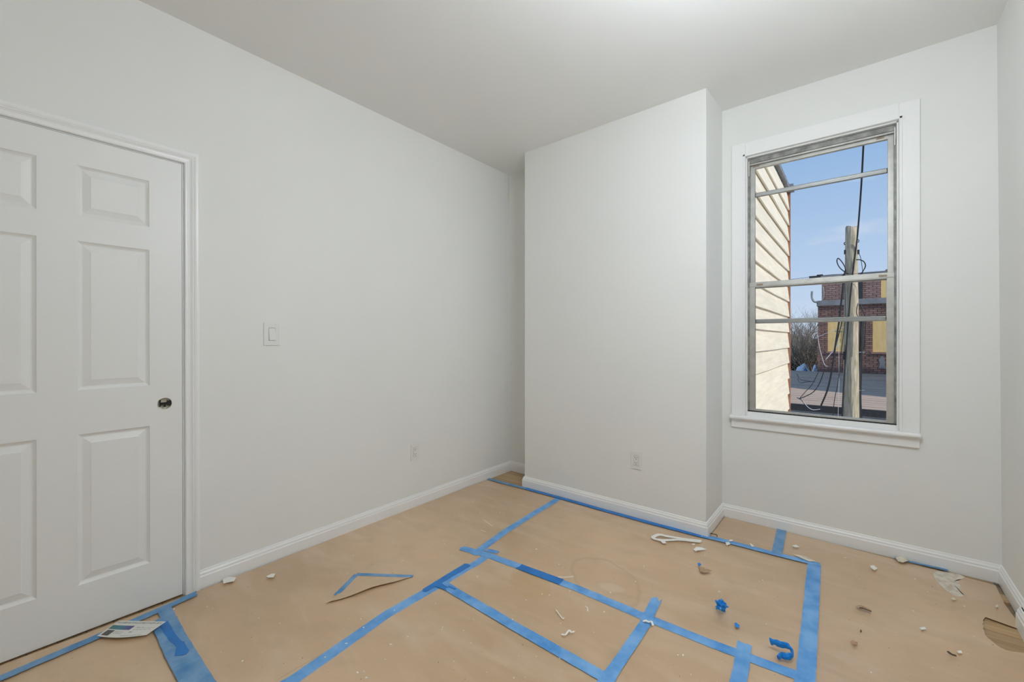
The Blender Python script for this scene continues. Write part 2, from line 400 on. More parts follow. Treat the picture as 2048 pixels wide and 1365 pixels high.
baseboards([(XL, .622), (XL, YB), (X0, YB), (X0, YC), (X1, YC), (X1, YW), (XR, YW), (XR, 2.70)],
           ['baseboard_left', 'baseboard_alcove', 'baseboard_chimney_return', 'baseboard_chimney', 'baseboard_chimney_side', 'baseboard_window', 'baseboard_right'],
           [WARP_L, None, None, None, None, None, WARP_R],
           ['white baseboard running along the door wall', 'short white baseboard in the dark corner recess', 'hidden white baseboard return on the recess side of the chimney breast',
            'white baseboard under the outlet on the chimney breast', 'short white baseboard on the window side of the chimney breast', 'long white baseboard under the window', 'white baseboard along the right-hand wall, far piece'])
baseboards([(XR - .026, 2.705), (XR - .026, YREAR)], ['baseboard_right'], [WARP_R], ['thicker white baseboard piece built out nearer the viewer on the right-hand wall'])
bm = B(); box(bm, XR - .026, XR + .01, YREAR, 2.7049, .002, .086)
tag(obj('backing_strip', bm, M['trim'], parent=bpy.data.objects['baseboard_right.001'], warp=WARP_R))

# ------------------------------------------------------------------ door
XD = XL + .006
door = empty('door_1', (XL, .16, 0), 'white six-panel interior door without a knob, at the left edge', 'door', kind='structure')
D0, D1, ZB, ZT = -0.236, 0.562, 0.006, 2.029
pan_y = [(-.121, .106), (.217, .444)]
pan_z = [(.200, .813), (.994, 1.604), (1.707, 1.915)]
HY, HZ, HR = .497, .907, .0265
ys = sorted({D0, D1, HY - .035, HY + .035} | {a for p in pan_y for a in p})
zs = sorted({ZB, ZT, HZ - .035, HZ + .035} | {a for p in pan_z for a in p})
BORE = []
bm = B()
def P3(x, y, z): return bm.verts.new((x, y, z))
def isp(y0, y1, z0, z1):
    return any(a <= (y0 + y1) / 2 <= b for a, b in pan_y) and any(a <= (z0 + z1) / 2 <= b for a, b in pan_z)
for i in range(len(ys) - 1):
    for j in range(len(zs) - 1):
        y0, y1, z0, z1 = ys[i], ys[i + 1], zs[j], zs[j + 1]
        if isp(y0, y1, z0, z1): continue
        if abs(y0 - (HY - .035)) < 1e-6 and abs(z0 - (HZ - .035)) < 1e-6:
            nseg = 32; out = []; inn = []; bk = []
            for q in range(nseg):
                a = 2 * PI * q / nseg; cx, sz = math.cos(a), math.sin(a); mxx = max(abs(cx), abs(sz))
                out.append(P3(XD, HY + .035 * cx / mxx, HZ + .035 * sz / mxx))
                inn.append(P3(XD, HY + HR * cx, HZ + HR * sz)); bk.append(P3(XD - .022, HY + HR * cx, HZ + HR * sz))
            for q in range(nseg):
                r = (q + 1) % nseg
                bm.faces.new((out[q], out[r], inn[r], inn[q])); BORE.append((inn[q].co.copy(), inn[r].co.copy(), bk[r].co.copy(), bk[q].co.copy()))
            continue
        bm.faces.new([P3(XD, y0, z0), P3(XD, y1, z0), P3(XD, y1, z1), P3(XD, y0, z1)])
for a in ((D0, ZB, D1, ZB), (D1, ZB, D1, ZT), (D1, ZT, D0, ZT), (D0, ZT, D0, ZB)):
    bm.faces.new([P3(XD, a[0], a[1]), P3(XD, a[2], a[3]), P3(XD - .035, a[2], a[3]), P3(XD - .035, a[0], a[1])])
bmesh.ops.remove_doubles(bm, verts=bm.verts, dist=1e-5)
leaf = obj('door_leaf', bm, M['door'], parent=door, warp=WARP_L)
bm = B()
for q in BORE: bm.faces.new([bm.verts.new(p) for p in q])
obj('bore_hole', bm, M['cream'], parent=door, warp=WARP_L)
for (y0, y1) in pan_y:
    for (z0, z1) in pan_z:
        bm = B(); rings = []
        for ins, dx in ((0, 0), (.003, -.0035), (.010, -.0085), (.014, -.0095), (.017, -.0088), (.038, -.0022), (.040, -.0012)):
            rings.append([bm.verts.new((XD + dx, yy, zz)) for yy, zz in ((y0 + ins, z0 + ins), (y1 - ins, z0 + ins), (y1 - ins, z1 - ins), (y0 + ins, z1 - ins))])
        for a in range(len(rings) - 1):
            for q in range(4): bm.faces.new((rings[a][q], rings[a][(q + 1) % 4], rings[a + 1][(q + 1) % 4], rings[a + 1][q]))
        bm.faces.new(rings[-1])
        obj('door_panel', bm, M['door'], parent=door, warp=WARP_L)
bm = B(); bmesh.ops.create_circle(bm, cap_ends=True, segments=32, radius=HR + .001)
for v in bm.verts: v.co = Vector((XD - .0215, HY + v.co.x, HZ + v.co.y))
core = obj('bore_hole_back', bm, M['cream'], parent=door, warp=WARP_L)
bm = B(); box(bm, XD - .018, XD - .006, HY - .016, HY + .0262, HZ - .006, HZ + .005); box(bm, XD - .012, XD - .003, HY - .018, HY - .013, HZ - .014, HZ + .018)
box(bm, XD - .012, XD - .004, HY - .002, HY + .006, HZ - .016, HZ - .006); box(bm, XD - .020, XD - .004, HY + .012, HY + .0262, HZ - .011, HZ + .011)
tag(obj('latch', bm, M['steel_dk'], parent=door, warp=WARP_L), 'black metal latch mechanism visible in the bare knob hole')
# jamb + stop behind door
bm = B(); box(bm, XL - .12, XL - .001, D1 + .004, DY1 + .001, -.01, DZ); box(bm, XL - .12, XL - .001, DY0, D0 - .003, -.01, DZ); box(bm, XL - .12, XL - .001, DY0, DY1, ZT + .004, DZ + .001)
obj('door_jamb', bm, M['trim'], parent=door, warp=WARP_L)
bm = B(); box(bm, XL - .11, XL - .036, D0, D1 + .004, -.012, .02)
obj('threshold_shadow_gap', bm, M['black'], parent=door, warp=WARP_L)
# moulded casing: profile across width, mitred head
CP = [(0, 0), (0, .009), (.004, .0125), (.009, .0125), (.012, .0095), (.020, .0105), (.026, .0135), (.030, .0165), (.034, .0140), (.037, .0165), (.044, .0185), (.052, .0185), (.056, .015), (.056, 0)]
def casing(y_in0, y_in1, ztop):
    bm = B(); col = []
    for w, t in CP:
        col.append([bm.verts.new(p) for p in ((XL + t, y_in1 + w, -.006), (XL + t, y_in1 + w, ztop + w), (XL + t, y_in0 - w, ztop + w), (XL + t, y_in0 - w, -.006))])
    for a in range(len(col) - 1):
        for q in range(3): bm.faces.new((col[a][q], col[a][q + 1], col[a + 1][q + 1], col[a + 1][q]))
    return bm
struct('trim_1', casing(D0 - .006, D1 + .010, ZT + .008), M['trim'], 'white moulded casing around the six-panel door', 'door casing', warp=WARP_L)

# ------------------------------------------------------------------ switch and outlets
def switch_plate():
    y0, y1, z0, z1 = .918, 1.000, 1.169, 1.291
    r = empty('light_switch', (XL + gl(.96, 1.23), .959, 1.23), 'white rocker light switch on the wall beside the door', 'light switch')
    bm = B(); box(bm, XL + .0003, XL + .0058, y0, y1, z0, z1); obj('wall_plate', bm, M['plate'], parent=r, warp=WARP_L, bevel=.0016)
    bm = B(); box(bm, XL + .0052, XL + .0062, .9425, .9765, 1.1955, 1.2645); obj('switch_frame', bm, M['plate_dk'], parent=r, warp=WARP_L)
    bm = B(); prism(bm, [(XL + .005, .9435, 1.197), (XL + .0125, .9435, 1.197), (XL + .0070, .9435, 1.263), (XL + .005, .9435, 1.263)], (0, .032, 0))
    obj('rocker', bm, M['plate'], parent=r, warp=WARP_L, bevel=.0008)
    for z in (1.178, 1.282):
        bm = B(); box(bm, XL + .0055, XL + .0062, .957, .961, z - .002, z + .002); obj('screw', bm, M['plate'], parent=r, warp=WARP_L)
switch_plate()
def outlet(loc, rot, label, warp=None):
    r = empty('wall_outlet', loc, label, 'outlet'); r.rotation_euler = (0, 0, rot)
    # local: x across, y into the wall, front faces -y
    def add(name, bm, m, bev=0):
        bmesh.ops.recalc_face_normals(bm, faces=bm.faces)
        me = bpy.data.meshes.new(name); bm.to_mesh(me); bm.free(); me.materials.append(m)
        o = bpy.data.objects.new(name, me); COL.objects.link(o); o.parent = r
        if bev:
            md = o.modifiers.new('b', 'BEVEL'); md.width = bev; md.segments = 2; md.limit_method = 'ANGLE'
        return o
    bm = B(); box(bm, -.0385, .0385, -.0055, -.0002, -.059, .059); add('wall_plate', bm, M['plate'], .0016)
    bm = B(); box(bm, -.0175, .0175, -.0060, -.005, -.0345, .0345); add('receptacle_gap', bm, M['alu_dk'])
    bm = B(); box(bm, -.0165, .0165, -.0078, -.005, -.0335, .0335); add('receptacle', bm, M['plate'], .001)
    for dz in (.0175, -.0175):
        for dx, w, h in ((-.0063, .0013, .0042), (.0063, .0013, .0034)):
            bm = B(); box(bm, dx - w, dx + w, -.0082, -.0076, dz + .004 - h, dz + .004 + h); add('slot', bm, M['plate_dk'])
        bm = B(); box(bm, -.0024, .0024, -.0082, -.0076, dz - .0095, dz - .005); add('ground_slot', bm, M['plate_dk'])
    return r
outlet((XL + gl(1.922, .39), 1.922, .391), PI / 2, 'white duplex outlet low on the long wall left of the corner')
outlet((-1.1535, YC, .385), 0, 'white duplex outlet low on the chimney breast wall')

# ================================================================== WINDOW
win = empty('window_1', (-.195, YW, .72), 'tall aluminium double-hung window in a white frame', 'window', kind='structure')
# flat white casing (two jambs + head), slightly beaded inner edge
bm = B()
TO = .018
def bar(bm, x0, x1, z0, z1, y0, y1): box(bm, x0, x1, y0, y1, z0, z1)
bar(bm, -.650, WX0 - .002, .700, 2.500, YW - TO, YW); bar(bm, WX1 + .002, .262, .700, 2.492, YW - TO, YW); bar(bm, WX0 - .002, WX1 + .002, WZ1 + .002, 2.497, YW - TO, YW)
obj('window_casing', bm, M['trim'], parent=win, bevel=.002)
bm = B()
bar(bm, WX0 - .016, WX0 - .003, .700, WZ1 + .016, YW - TO - .006, YW - TO + .001); bar(bm, WX1 + .003, WX1 + .016, .700, WZ1 + .016, YW - TO - .006, YW - TO + .001)
bar(bm, WX0 - .016, WX1 + .016, WZ1 + .003, WZ1 + .016, YW - TO - .006, YW - TO + .001)
obj('casing_bead', bm, M['trim'], parent=win, bevel=.002)
# stool (sill board) with rounded nose and apron below
bm = B(); box(bm, -.664, .268, YW - .046, YW + .03, .676, .700); obj('window_stool', bm, M['trim'], parent=win, bevel=.009)
bm = B(); box(bm, -.652, .260, YW - .016, YW, .618, .672); box(bm, -.652, .260, YW - .022, YW, .665, .677); obj('window_apron', bm, M['trim'], parent=win, bevel=.002)
bm = B(); box(bm, WX0, WX1, YW + .004, YW + .1, .70, .7265); obj('inner_sill', bm, M['trim'], parent=win, bevel=.002)
# painted reveals
bm = B(); box(bm, WX0 - .001, WX0 + .006, YW - .002, YW + .24, .70, WZ1); box(bm, WX1 - .006, WX1 + .001, YW - .002, YW + .24, .70, WZ1); box(bm, WX0, WX1, YW - .002, YW + .24, WZ1 - .006, WZ1 + .001)
obj('window_reveal', bm, M['trim'], parent=win)
# black gap under frame
bm = B(); box(bm, WX0 + .006, WX1 - .006, YW + .012, YW + .09, .7265, .7335); obj('sill_gap', bm, M['black'], parent=win)
# master aluminium frame with jamb tracks
FX0, FX1, FZ0, FZ1 = WX0 + .006, WX1 - .006, .730, WZ1 - .008
bm = B()
for x0, x1 in ((FX0, FX0 + .010), (FX1 - .010, FX1)): box(bm, x0, x1, YW + .016, YW + .095, FZ0, FZ1)
box(bm, FX0, FX1, YW + .022, YW + .095, FZ1 - .030, FZ1); box(bm, FX0, FX1, YW + .016, YW + .095, FZ0, FZ0 + .004)
obj('outer_frame', bm, M['alu_dk'], parent=win, bevel=.0012)
bm = B(); box(bm, FX0 + .008, FX1 - .008, YW + .030, YW + .040, FZ1 - .040, FZ1 - .016); box(bm, FX0 + .008, FX1 - .008, YW + .052, YW + .06, FZ1 - .048, FZ1 - .02)
obj('head_track', bm, M['alu'], parent=win, bevel=.001)
for x in (FX0 + .007, FX1 - .007):
    bm = B(); box(bm, x - .0022, x + .0022, YW + .010, YW + .018, FZ1 - .115, FZ1 - .018); obj('jamb_clip', bm, M['alu_lt'], parent=win)
def sash(name, z0, z1, y0, y1, stile, top, bot, zbar, label):
    s = bpy.data.objects.new(name, None); COL.objects.link(s); s.parent = win; s.location = (0, y0 - YW, 0); s['label'] = label
    base = Vector((win.location.x, y0, win.location.z))
    def a(n, bm, m, bev=.001):
        bmesh.ops.recalc_face_normals(bm, faces=bm.faces)
        for v in bm.verts: v.co -= base
        me = bpy.data.meshes.new(n); bm.to_mesh(me); bm.free(); me.materials.append(m)
        o = bpy.data.objects.new(n, me); COL.objects.link(o); o.parent = s
        if bev:
            md = o.modifiers.new('b', 'BEVEL'); md.width = bev; md.segments = 2; md.limit_method = 'ANGLE'
        return o
    xa, xb = FX0 + .005, FX1 - .005
    for p, q in ((xa, xa + stile), (xb - stile, xb)):
        bm = B(); box(bm, p, q, y0, y1, z0, z1); a('stile', bm, M['alu'])
    bm = B(); box(bm, xa + stile * .9, xb - stile * .9, y0 - .001, y1, z1 - top, z1)
    if name == 'lower_sash': box(bm, xa - .004, xb + .004, y0 - .004, y0 + .006, z1 - top * .85, z1 - .003)
    a('top_rail', bm, M['alu'])
    bm = B(); box(bm, xa + stile * .9, xb - stile * .9, y0, y1, z0, z0 + bot); box(bm, xa + stile * .9, xb - stile * .9, y0 - .003, y0 + .004, z0, z0 + bot * .45); a('bottom_rail', bm, M['alu'])
    bm = B(); box(bm, xa + stile, xb - stile, y0 + .010, y1 + .004, zbar - .014, zbar + .014); a('muntin', bm, M['muntin'], .004)
    bm = B(); box(bm, xa + stile - .002, xb - stile + .002, y0 + .009, y0 + .012, z0 + bot - .002, z1 - top + .002); g = a('pane', bm, M['glass'], 0)
    return a
a = sash('upper_sash', 1.540, FZ1 - .030, YW + .050, YW + .074, .030, .030, .030, 2.163, 'upper aluminium sash of the window')
for x in (-.535, .085):
    bm = B(); box(bm, x, x + .035, YW + .047, YW + .052, FZ1 - .052, FZ1 - .042); a('sash_catch', bm, M['rust'], 0)
a = sash('lower_sash', .733, 1.578, YW + .022, YW + .046, .036, .034, .011, 1.321, 'lower aluminium sash of the window')
for x in (-.510, .095):
    bm = B(); box(bm, x, x + .036, YW + .015, YW + .022, 1.555, 1.566); a('sash_catch', bm, M['rust'], 0)

# ================================================================== FLOOR COVERING
PZ = .0022
def paper_sheet(label, pts):
    bm = B(); vs = [bm.verts.new((p[0], p[1], PZ)) for p in pts]; f = bm.faces.new(vs)
    if f.normal.z < 0: f.normal_flip()
    r = bmesh.ops.extrude_face_region(bm, geom=[f])
    for v in [g for g in r['geom'] if isinstance(g, bmesh.types.BMVert)]: v.co.z = PZ - .0009
    bmesh.ops.triangulate(bm, faces=bm.faces[:])
    o = obj('floor_paper', bm, M['paper']); return tag(o, label, 'floor paper', 'sheets of brown protective paper on the floor')

A_, Bx, Cx = -1.582, -.690, -.155
paper_sheet('sheet of brown paper along the door wall', [(-2.456, -1.5), (-1.56, -1.5), (A_, .7), (A_, 1.74), (-1.70, 1.78), (-1.742, 2.705), (-2.452, 2.69), (-2.452, 1.5), (-2.432, .62)])
paper_sheet('brown paper sheet at the bottom centre between two blue tape lines', [(-1.558, -1.5), (Bx, -1.5), (Bx, 1.372), (-1.581, 1.382), (-1.581, .7)])
paper_sheet('narrow brown paper panel boxed in by blue tape in the middle of the floor', [(-1.581, 1.384), (Bx, 1.374), (Bx, 1.775), (-1.0, 1.774), (-1.41, 1.745), (-1.581, 1.74)])
paper_sheet('large stained brown paper sheet in front of the chimney breast', [(-1.581, 1.742), (-1.41, 1.747), (-1.0, 1.776), (Bx, 1.777), (Cx, 1.806), (-.176, 2.745), (-.70, 2.728), (-2.08, 2.728), (-1.741, 2.715), (-1.699, 1.782)])
paper_sheet('brown paper piece at the bottom below the crumpled blue tape', [(Bx + .001, -1.5), (Cx, -1.5), (Cx, 1.804), (Bx + .001, 1.775)])
paper_sheet('small brown paper piece beside the window-side corner of the chimney breast', [(-.693, 2.735), (-.356, 2.755), (-.356, 3.127), (-.693, 3.127)])
edge = [G(*p) for p in ((1991, 1172), (1997, 1185), (2009, 1209), (2022, 1228), (2033, 1242))]
tear = [G(*p) for p in ((2035, 1259), (2010, 1250), (1988, 1242), (1971, 1236), (1968, 1239), (1965.5, 1243), (1967.5, 1247), (1964.5, 1250), (1968, 1254), (1966, 1259), (1968.5, 1264), (1970, 1271), (1976, 1278), (1984, 1284), (1992, 1291), (2001, 1297), (2012, 1302), (2025, 1305), (2048, 1308))]
paper_sheet('brown paper sheet on the right with a torn opening showing floorboards', [(Cx + .001, -1.5), (.52, -1.5)] + [(.513, tear[-1].y - .02)] + [(p.x, p.y) for p in tear[::-1]] + [(p.x, p.y) for p in edge[::-1]] + [(-.354, 3.127), (-.354, 2.755), (-.175, 2.746)])

# blue painter's tape: thin ragged-ended strips, laid one over the other
TZ = [PZ + .0003]
def tape(label, pts, w, m='tape', rag=(.6, .6), taper=None, jit=.0009, group='blue masking tape lines on the floor paper', dz=0, amp=.0):
    pts = [Vector((p[0], p[1], 0)) for p in pts]
    L = [0]
    for a, b in zip(pts, pts[1:]): L.append(L[-1] + (b - a).length)
    n = max(6, int(L[-1] / .018)); rows_ = []
    z0 = TZ[0] + dz; TZ[0] += .00035
    def at(s):
        for i in range(len(pts) - 1):
            if s <= L[i + 1] or i == len(pts) - 2:
                return pts[i].lerp(pts[i + 1], (s - L[i]) / (L[i + 1] - L[i]))
    bm = B(); K = 5
    for i in range(n + 1):
        s = L[-1] * i / n
        p = at(s); q = at(min(s + .03, L[-1])); q0 = at(max(s - .03, 0)); d = (q - q0).normalized(); nrm = Vector((-d.y, d.x, 0))
        ww = w * (1 if not taper else taper[0] + (taper[1] - taper[0]) * i / n)
        row = []
        for k in range(K):
            t = k / (K - 1) - .5
            e = (random.uniform(-jit, jit) if k in (0, K - 1) else 0)
            sh = 0
            if i == 0: sh = -random.uniform(0, .010) * rag[0]
            if i == n: sh = random.uniform(0, .010) * rag[1]
            pos = p + nrm * (t * ww + e) + d * sh
            z = z0 + (amp * max(0, noise.noise(Vector((s * 14, t * 2.2, z0 * 900)))) if amp else 0)
            row.append(bm.verts.new((pos.x, pos.y, z)))
        rows_.append(row)
    for i in range(n):
        for k in range(K - 1):
            f = bm.faces.new((rows_[i][k], rows_[i + 1][k], rows_[i + 1][k + 1], rows_[i][k + 1]))
    bmesh.ops.recalc_face_normals(bm, faces=bm.faces)
    if bm.faces[0].normal.z < 0:
        bmesh.ops.reverse_faces(bm, faces=bm.faces)
    o = obj('tape_strip', bm, M[m], recalc=False)
    md = o.modifiers.new('s', 'SOLIDIFY'); md.thickness = .0002; md.offset = -1
    return tag(o, label, 'tape', group)
tape('blue tape running from the bottom edge up to the middle of the floor', [(-1.560, -1.45), (-1.555, .2), (-1.537, .67), (-1.588, 1.09), (-1.583, 1.39), (-1.588, 1.60)], .053, amp=.0012)
tape('paler blue tape continuing between the long bottom strip and the middle crossing', [(-1.590, 1.42), (-1.580, 1.64), (-1.59, 1.76)], .046, 'tape')
tape('blue tape running from the middle crossing back to the chimney breast', [(-1.655, 1.69), (-1.70, 2.016), (-1.725, 2.368), (-1.742, 2.705)], .048, 'tape', amp=.001)
tape('long diagonal blue tape line across the centre of the floor', [(-1.755, 1.700), (-1.60, 1.735), (-1.41, 1.751), (-1.041, 1.776), (-.70, 1.777), (-.447, 1.786), (-.135, 1.812)], .050, 'tape', rag=(1.8, .3), amp=.0022)
tape('darker blue tape piece laid over the centre line left of the round stain', [(-1.375, 1.752), (-1.13, 1.770)], .052, 'tape_dk', rag=(1.2, .4), dz=.0016)
tape('short dark ragged tape nub beside the middle crossing', [(-1.625, 1.775), (-1.575, 1.79)], .034, 'tape', rag=(2, 2))
tape('dark blue torn tape piece overlapping the join left of centre', [(-1.598, 1.30), (-1.603, 1.59)], .040, 'tape_dk', rag=(1.5, .8), taper=(.7, 1.05))
tape('blue tape from the left join towards the bottom edge, right of the long strip', [(-1.575, 1.392), (-1.50, 1.386), (-1.116, 1.374), (-.69, 1.367), (-.66, 1.366)], .050, 'tape', amp=.0016)
tape('dark tape piece at the left start of the lower cross line', [(-1.59, 1.372), (-1.49, 1.385)], .038, 'tape_dk', rag=(1.4, 1.2))
tape('blue tape with pointed tip crossing the centre line at the bottom', [(-.713, 1.915), (-.700, 1.80), (-.690, 1.73), (-.681, 1.38), (-.688, .9), (-.69, -1.45)], .052, 'tape', rag=(3.5, 0), taper=(.85, 1.05), amp=.001)
tape('short blue tape at the bottom edge hanging below the centre line', [(-.340, 1.845), (-.326, 1.72), (-.31, 1.45)], .050, 'tape', rag=(3, 0), amp=.001)
tape('pale blue tape going down the right side from the taped corner', [(-.176, 2.768), (-.158, 2.3), (-.140, 1.80), (-.145, 1.2), (-.155, -1.45)], .058, 'tape', rag=(.3, 0), amp=.0006)
tape('blue tape across the recess opening at the far left corner', [(-2.452, 2.685), (-2.28, 2.690), (-2.03, 2.700)], .040, 'tape_dull', rag=(.2, .4))
tape('dark blue tape along the foot of the chimney breast baseboard', [(-2.06, 2.700), (-1.72, 2.705), (-1.354, 2.702), (-1.0, 2.706), (-.70, 2.722)], .040, 'tape_dk', rag=(.5, .6))
tape('blue tape from the chimney corner across to the taped corner on the right', [(-.735, 2.728), (-.55, 2.745), (-.371, 2.752), (-.152, 2.768)], .046, 'tape', rag=(.5, .2), amp=.001)
tape('short dark blue tape running up to the window wall baseboard', [(-.366, 3.123), (-.345, 2.755)], .050, 'tape_dull', rag=(.4, .3))
tape('thin blue tape sliver tucked along the window wall baseboard', [(.165, 3.108), (.36, 3.118)], .020, 'tape_dull', rag=(1, 1.5))
tape('dusty blue tape lying along the bottom of the door', [(-2.318, -.35), (-2.337, .02), (-2.357, .215), (-2.385, .47), (-2.404, .600)], .040, 'tape_dull', rag=(0, 1.2), amp=.0012)
tape('blue tape leading from the door tape to the bottom edge, far side', [(-2.37, .478), (-2.10, .470), (-1.55, .466)], .047, 'tape_dull', rag=(.8, 0), amp=.001)
tape('blue tape leading from the door tape to the bottom edge, near side', [(-2.30, .440), (-2.00, .430), (-1.55, .428)], .045, 'tape_dull', rag=(1, 0), amp=.001)
tape('dark folded tape piece on the door-side strips, just past the flyer', [(-2.255, .452), (-2.12, .452), (-2.03, .462)], .026, 'tape_dk', rag=(1, 1.8), taper=(1.2, .9), dz=.0010)
tape('dark triangular tape scrap on the door-side strips', [(-2.045, .462), (-1.985, .452)], .040, 'tape_dk', rag=(1.6, 1.8), taper=(.6, 1.1), dz=.0012)

# lifted paper patch with tape along two edges, in the left half of the floor
def patch():
    a, b, c, d = G(672, 1193), G(713, 1151), G(826, 1155), G(652, 1210)
    r = empty('torn_paper_flap', a, 'triangular loose flap of brown paper edged with blue tape, left half of the floor', 'paper flap')
    n = 14; bm = B(); top = []; lip = []; low = []
    far = [a.lerp(b, t / 4) for t in range(5)] + [b.lerp(c, t / 10) for t in range(1, 11)]
    nearp = smoothpts([d, G(700, 1197), G(745, 1180), G(790, 1168), c], 8)
    m_ = len(far) - 1
    for i in range(m_ + 1):
        q = nearp[round(i * (len(nearp) - 1) / m_)]; f = far[i]; t = i / m_
        lift = .009 * math.sin(PI * min(1, t * 1.02)) ** .7 + (.004 if i < 2 else 0)
        row = [bm.verts.new((f.x + (q.x - f.x) * k / 4, f.y + (q.y - f.y) * k / 4, PZ + .0006 + lift * (k / 4) ** 2)) for k in range(5)]
        top.append(row)
    for i in range(m_):
        for k in range(4): bm.faces.new((top[i][k], top[i + 1][k], top[i + 1][k + 1], top[i][k + 1]))
    o = obj('paper_layer', bm, M['paper'], parent=r)
    md = o.modifiers.new('s', 'SOLIDIFY'); md.thickness = .0006; md.offset = 1
    for pts, w in ((((a, b)), .026), (((b, c)), .024)):
        bm = B(); d_ = (pts[1] - pts[0]).normalized(); nn = Vector((-d_.y, d_.x, 0)); N_ = 12; R = []
        for i in range(N_ + 1):
            p = pts[0].lerp(pts[1], i / N_)
            R.append([bm.verts.new((p.x + nn.x * w * k, p.y + nn.y * w * k, PZ + .0021 + random.uniform(0, .0004))) for k in (-.5 + random.uniform(-.03, .03), .5 + random.uniform(-.03, .03))])
        for i in range(N_): bm.faces.new((R[i][0], R[i][1], R[i + 1][1], R[i + 1][0]))
        o = obj('tape_edge', bm, M['tape_dull'], parent=r)
        md = o.modifiers.new('s', 'SOLIDIFY'); md.thickness = .0003
patch()

# ------------------------------------------------------------------ paint chips and scraps: irregular thin flakes
def flake(name, c, pts, label, cat, m='chip', thick=.0012, curl=0.0, group=None, z=None, rot=0):
    """pts: outline as offsets (metres) in the floor plane"""
    z = TZ[0] + .0002 if z is None else z
    bm = B(); ctr = bm.verts.new((0, 0, thick + curl * .2)); rim = []; n = len(pts); ca, sa = math.cos(rot), math.sin(rot)
    for p in pts:
        x, y = p[0] * ca - p[1] * sa, p[0] * sa + p[1] * ca
        rim.append(bm.verts.new((x, y, thick + curl * random.uniform(.2, 1))))
    low = [bm.verts.new((v.co.x, v.co.y, v.co.z - thick)) for v in rim]; cb = bm.verts.new((0, 0, 0))
    for i in range(n):
        j = (i + 1) % n
        bm.faces.new((ctr, rim[i], rim[j])); bm.faces.new((cb, low[j], low[i])); bm.faces.new((rim[i], low[i], low[j], rim[j]))
    o = obj(name, bm, M[m]); o.location = (c.x, c.y, z - .0001)
    return tag(o, label, cat, group)
def blob(rx, ry, n=9, j=.3, rot=None):
    rot = random.uniform(0, PI) if rot is None else rot
    out = []
    for i in range(n):
        a = 2 * PI * i / n + random.uniform(-.2, .2); r = 1 + random.uniform(-j, j)
        x, y = rx * r * math.cos(a), ry * r * math.sin(a)
        out.append((x * math.cos(rot) - y * math.sin(rot), x * math.sin(rot) + y * math.cos(rot)))
    return out
def px_outline(pts):
    g = [G(*p) for p in pts]; c = sum(g, Vector()) / len(g)
    return c, [(p.x - c.x, p.y - c.y) for p in g]
def pxflake(pts, label, name='paint_chip', cat='paint chip', **k):
    c, o = px_outline(pts); return flake(name, c, o, label, cat, **k)
pxflake([(446, 1164), (457, 1160), (472, 1161), (468, 1168), (455, 1171), (447, 1173)], 'largest white paint chip beside the left baseboard', curl=.003)
pxflake([(533, 1158), (543, 1153), (551, 1153), (547, 1160), (536, 1161)], 'white paint chip out from the left baseboard, right of the largest', curl=.003)
pxflake([(1791, 1121), (1800, 1119), (1812, 1123), (1816, 1128), (1806, 1131), (1796, 1128)], 'cream paint chip at the end of the tape sliver by the window wall', m='chip_y', curl=.004)
pxflake([(1740, 1137), (1747, 1136), (1755, 1143), (1749, 1146), (1742, 1142)], 'oval white chip on the paper below the window', curl=.003)
pxflake([(1584, 1096), (1592, 1095), (1599, 1099), (1590, 1100)], 'slim white chip right of the short tape at the window wall', curl=.002)
pxflake([(1499, 1091), (1504, 1093), (1509, 1098), (1503, 1098)], 'slim white chip left of the short tape at the window wall', curl=.002)
pxflake([(1387, 1104), (1393, 1099), (1403, 1101), (1413, 1104), (1400, 1106), (1393, 1106), (1392, 1109)], 'white curled chip below the V-shaped strip', curl=.005)
pxflake([(1321, 1087), (1329, 1086), (1333, 1091), (1326, 1092)], 'small white chip just under the left end of the V-shaped strip', curl=.002)
pxflake([(1384, 1092), (1390, 1092), (1389, 1095), (1384, 1094)], 'tiny white chip under the right end of the V-shaped strip', curl=.001)
pxflake([(1451, 1090), (1458, 1089), (1461, 1093), (1453, 1096)], 'white chip lying on the blue tape past the chimney corner', curl=.003)
pxflake([(1458, 1085), (1464, 1084), (1466, 1087), (1459, 1088)], 'small white chip touching the upper edge of that blue tape', curl=.002)
pxflake([(1839, 1262), (1849, 1260), (1853, 1265), (1843, 1266)], 'flat white chip on the right floor sheet, alone in its middle', curl=.001)
pxflake([(1914, 1309), (1922, 1308), (1925, 1313), (1917, 1313)], 'flat white chip just above the dark twig at lower right', curl=.001)
pxflake([(1990, 1217), (1995, 1215), (1997, 1220), (1992, 1222)], 'round cream chip above the torn opening at far right', m='chip_y', curl=.002)
pxflake([(1902, 1202), (1908, 1201), (1912, 1205), (1906, 1206)], 'small cream chip just below the plaster smear', m='chip_y', curl=.001)
pxflake([(1701, 1290), (1706, 1288), (1715, 1292), (1715, 1296), (1707, 1296)], 'pinkish oval chip at lower right', m='pink_scrap', name='paper_scrap', cat='scrap', curl=.003)
pxflake([(1720, 1266), (1723, 1266), (1724, 1270), (1720, 1271)], 'dark brown crumb above the pinkish oval chip', m='dark_scrap_shade', name='crumb', cat='crumb')
pxflake([(1866, 1152), (1868, 1146), (1880, 1144), (1900, 1147), (1918, 1150), (1930, 1156), (1924, 1160), (1915, 1161), (1921, 1176), (1922, 1188), (1929, 1193), (1920, 1195), (1909, 1193), (1891, 1181), (1876, 1168)],
        'large pale plaster smear near the window wall at right', name='plaster_residue', cat='plaster smear', m='residue', thick=.0005, z=PZ)
pxflake([(1584, 1112), (1610, 1117), (1632, 1127), (1620, 1128), (1600, 1120)], 'faint cream smear along the tape near the taped corner', name='plaster_residue', cat='plaster smear', m='residue', thick=.0004, z=TZ[0])
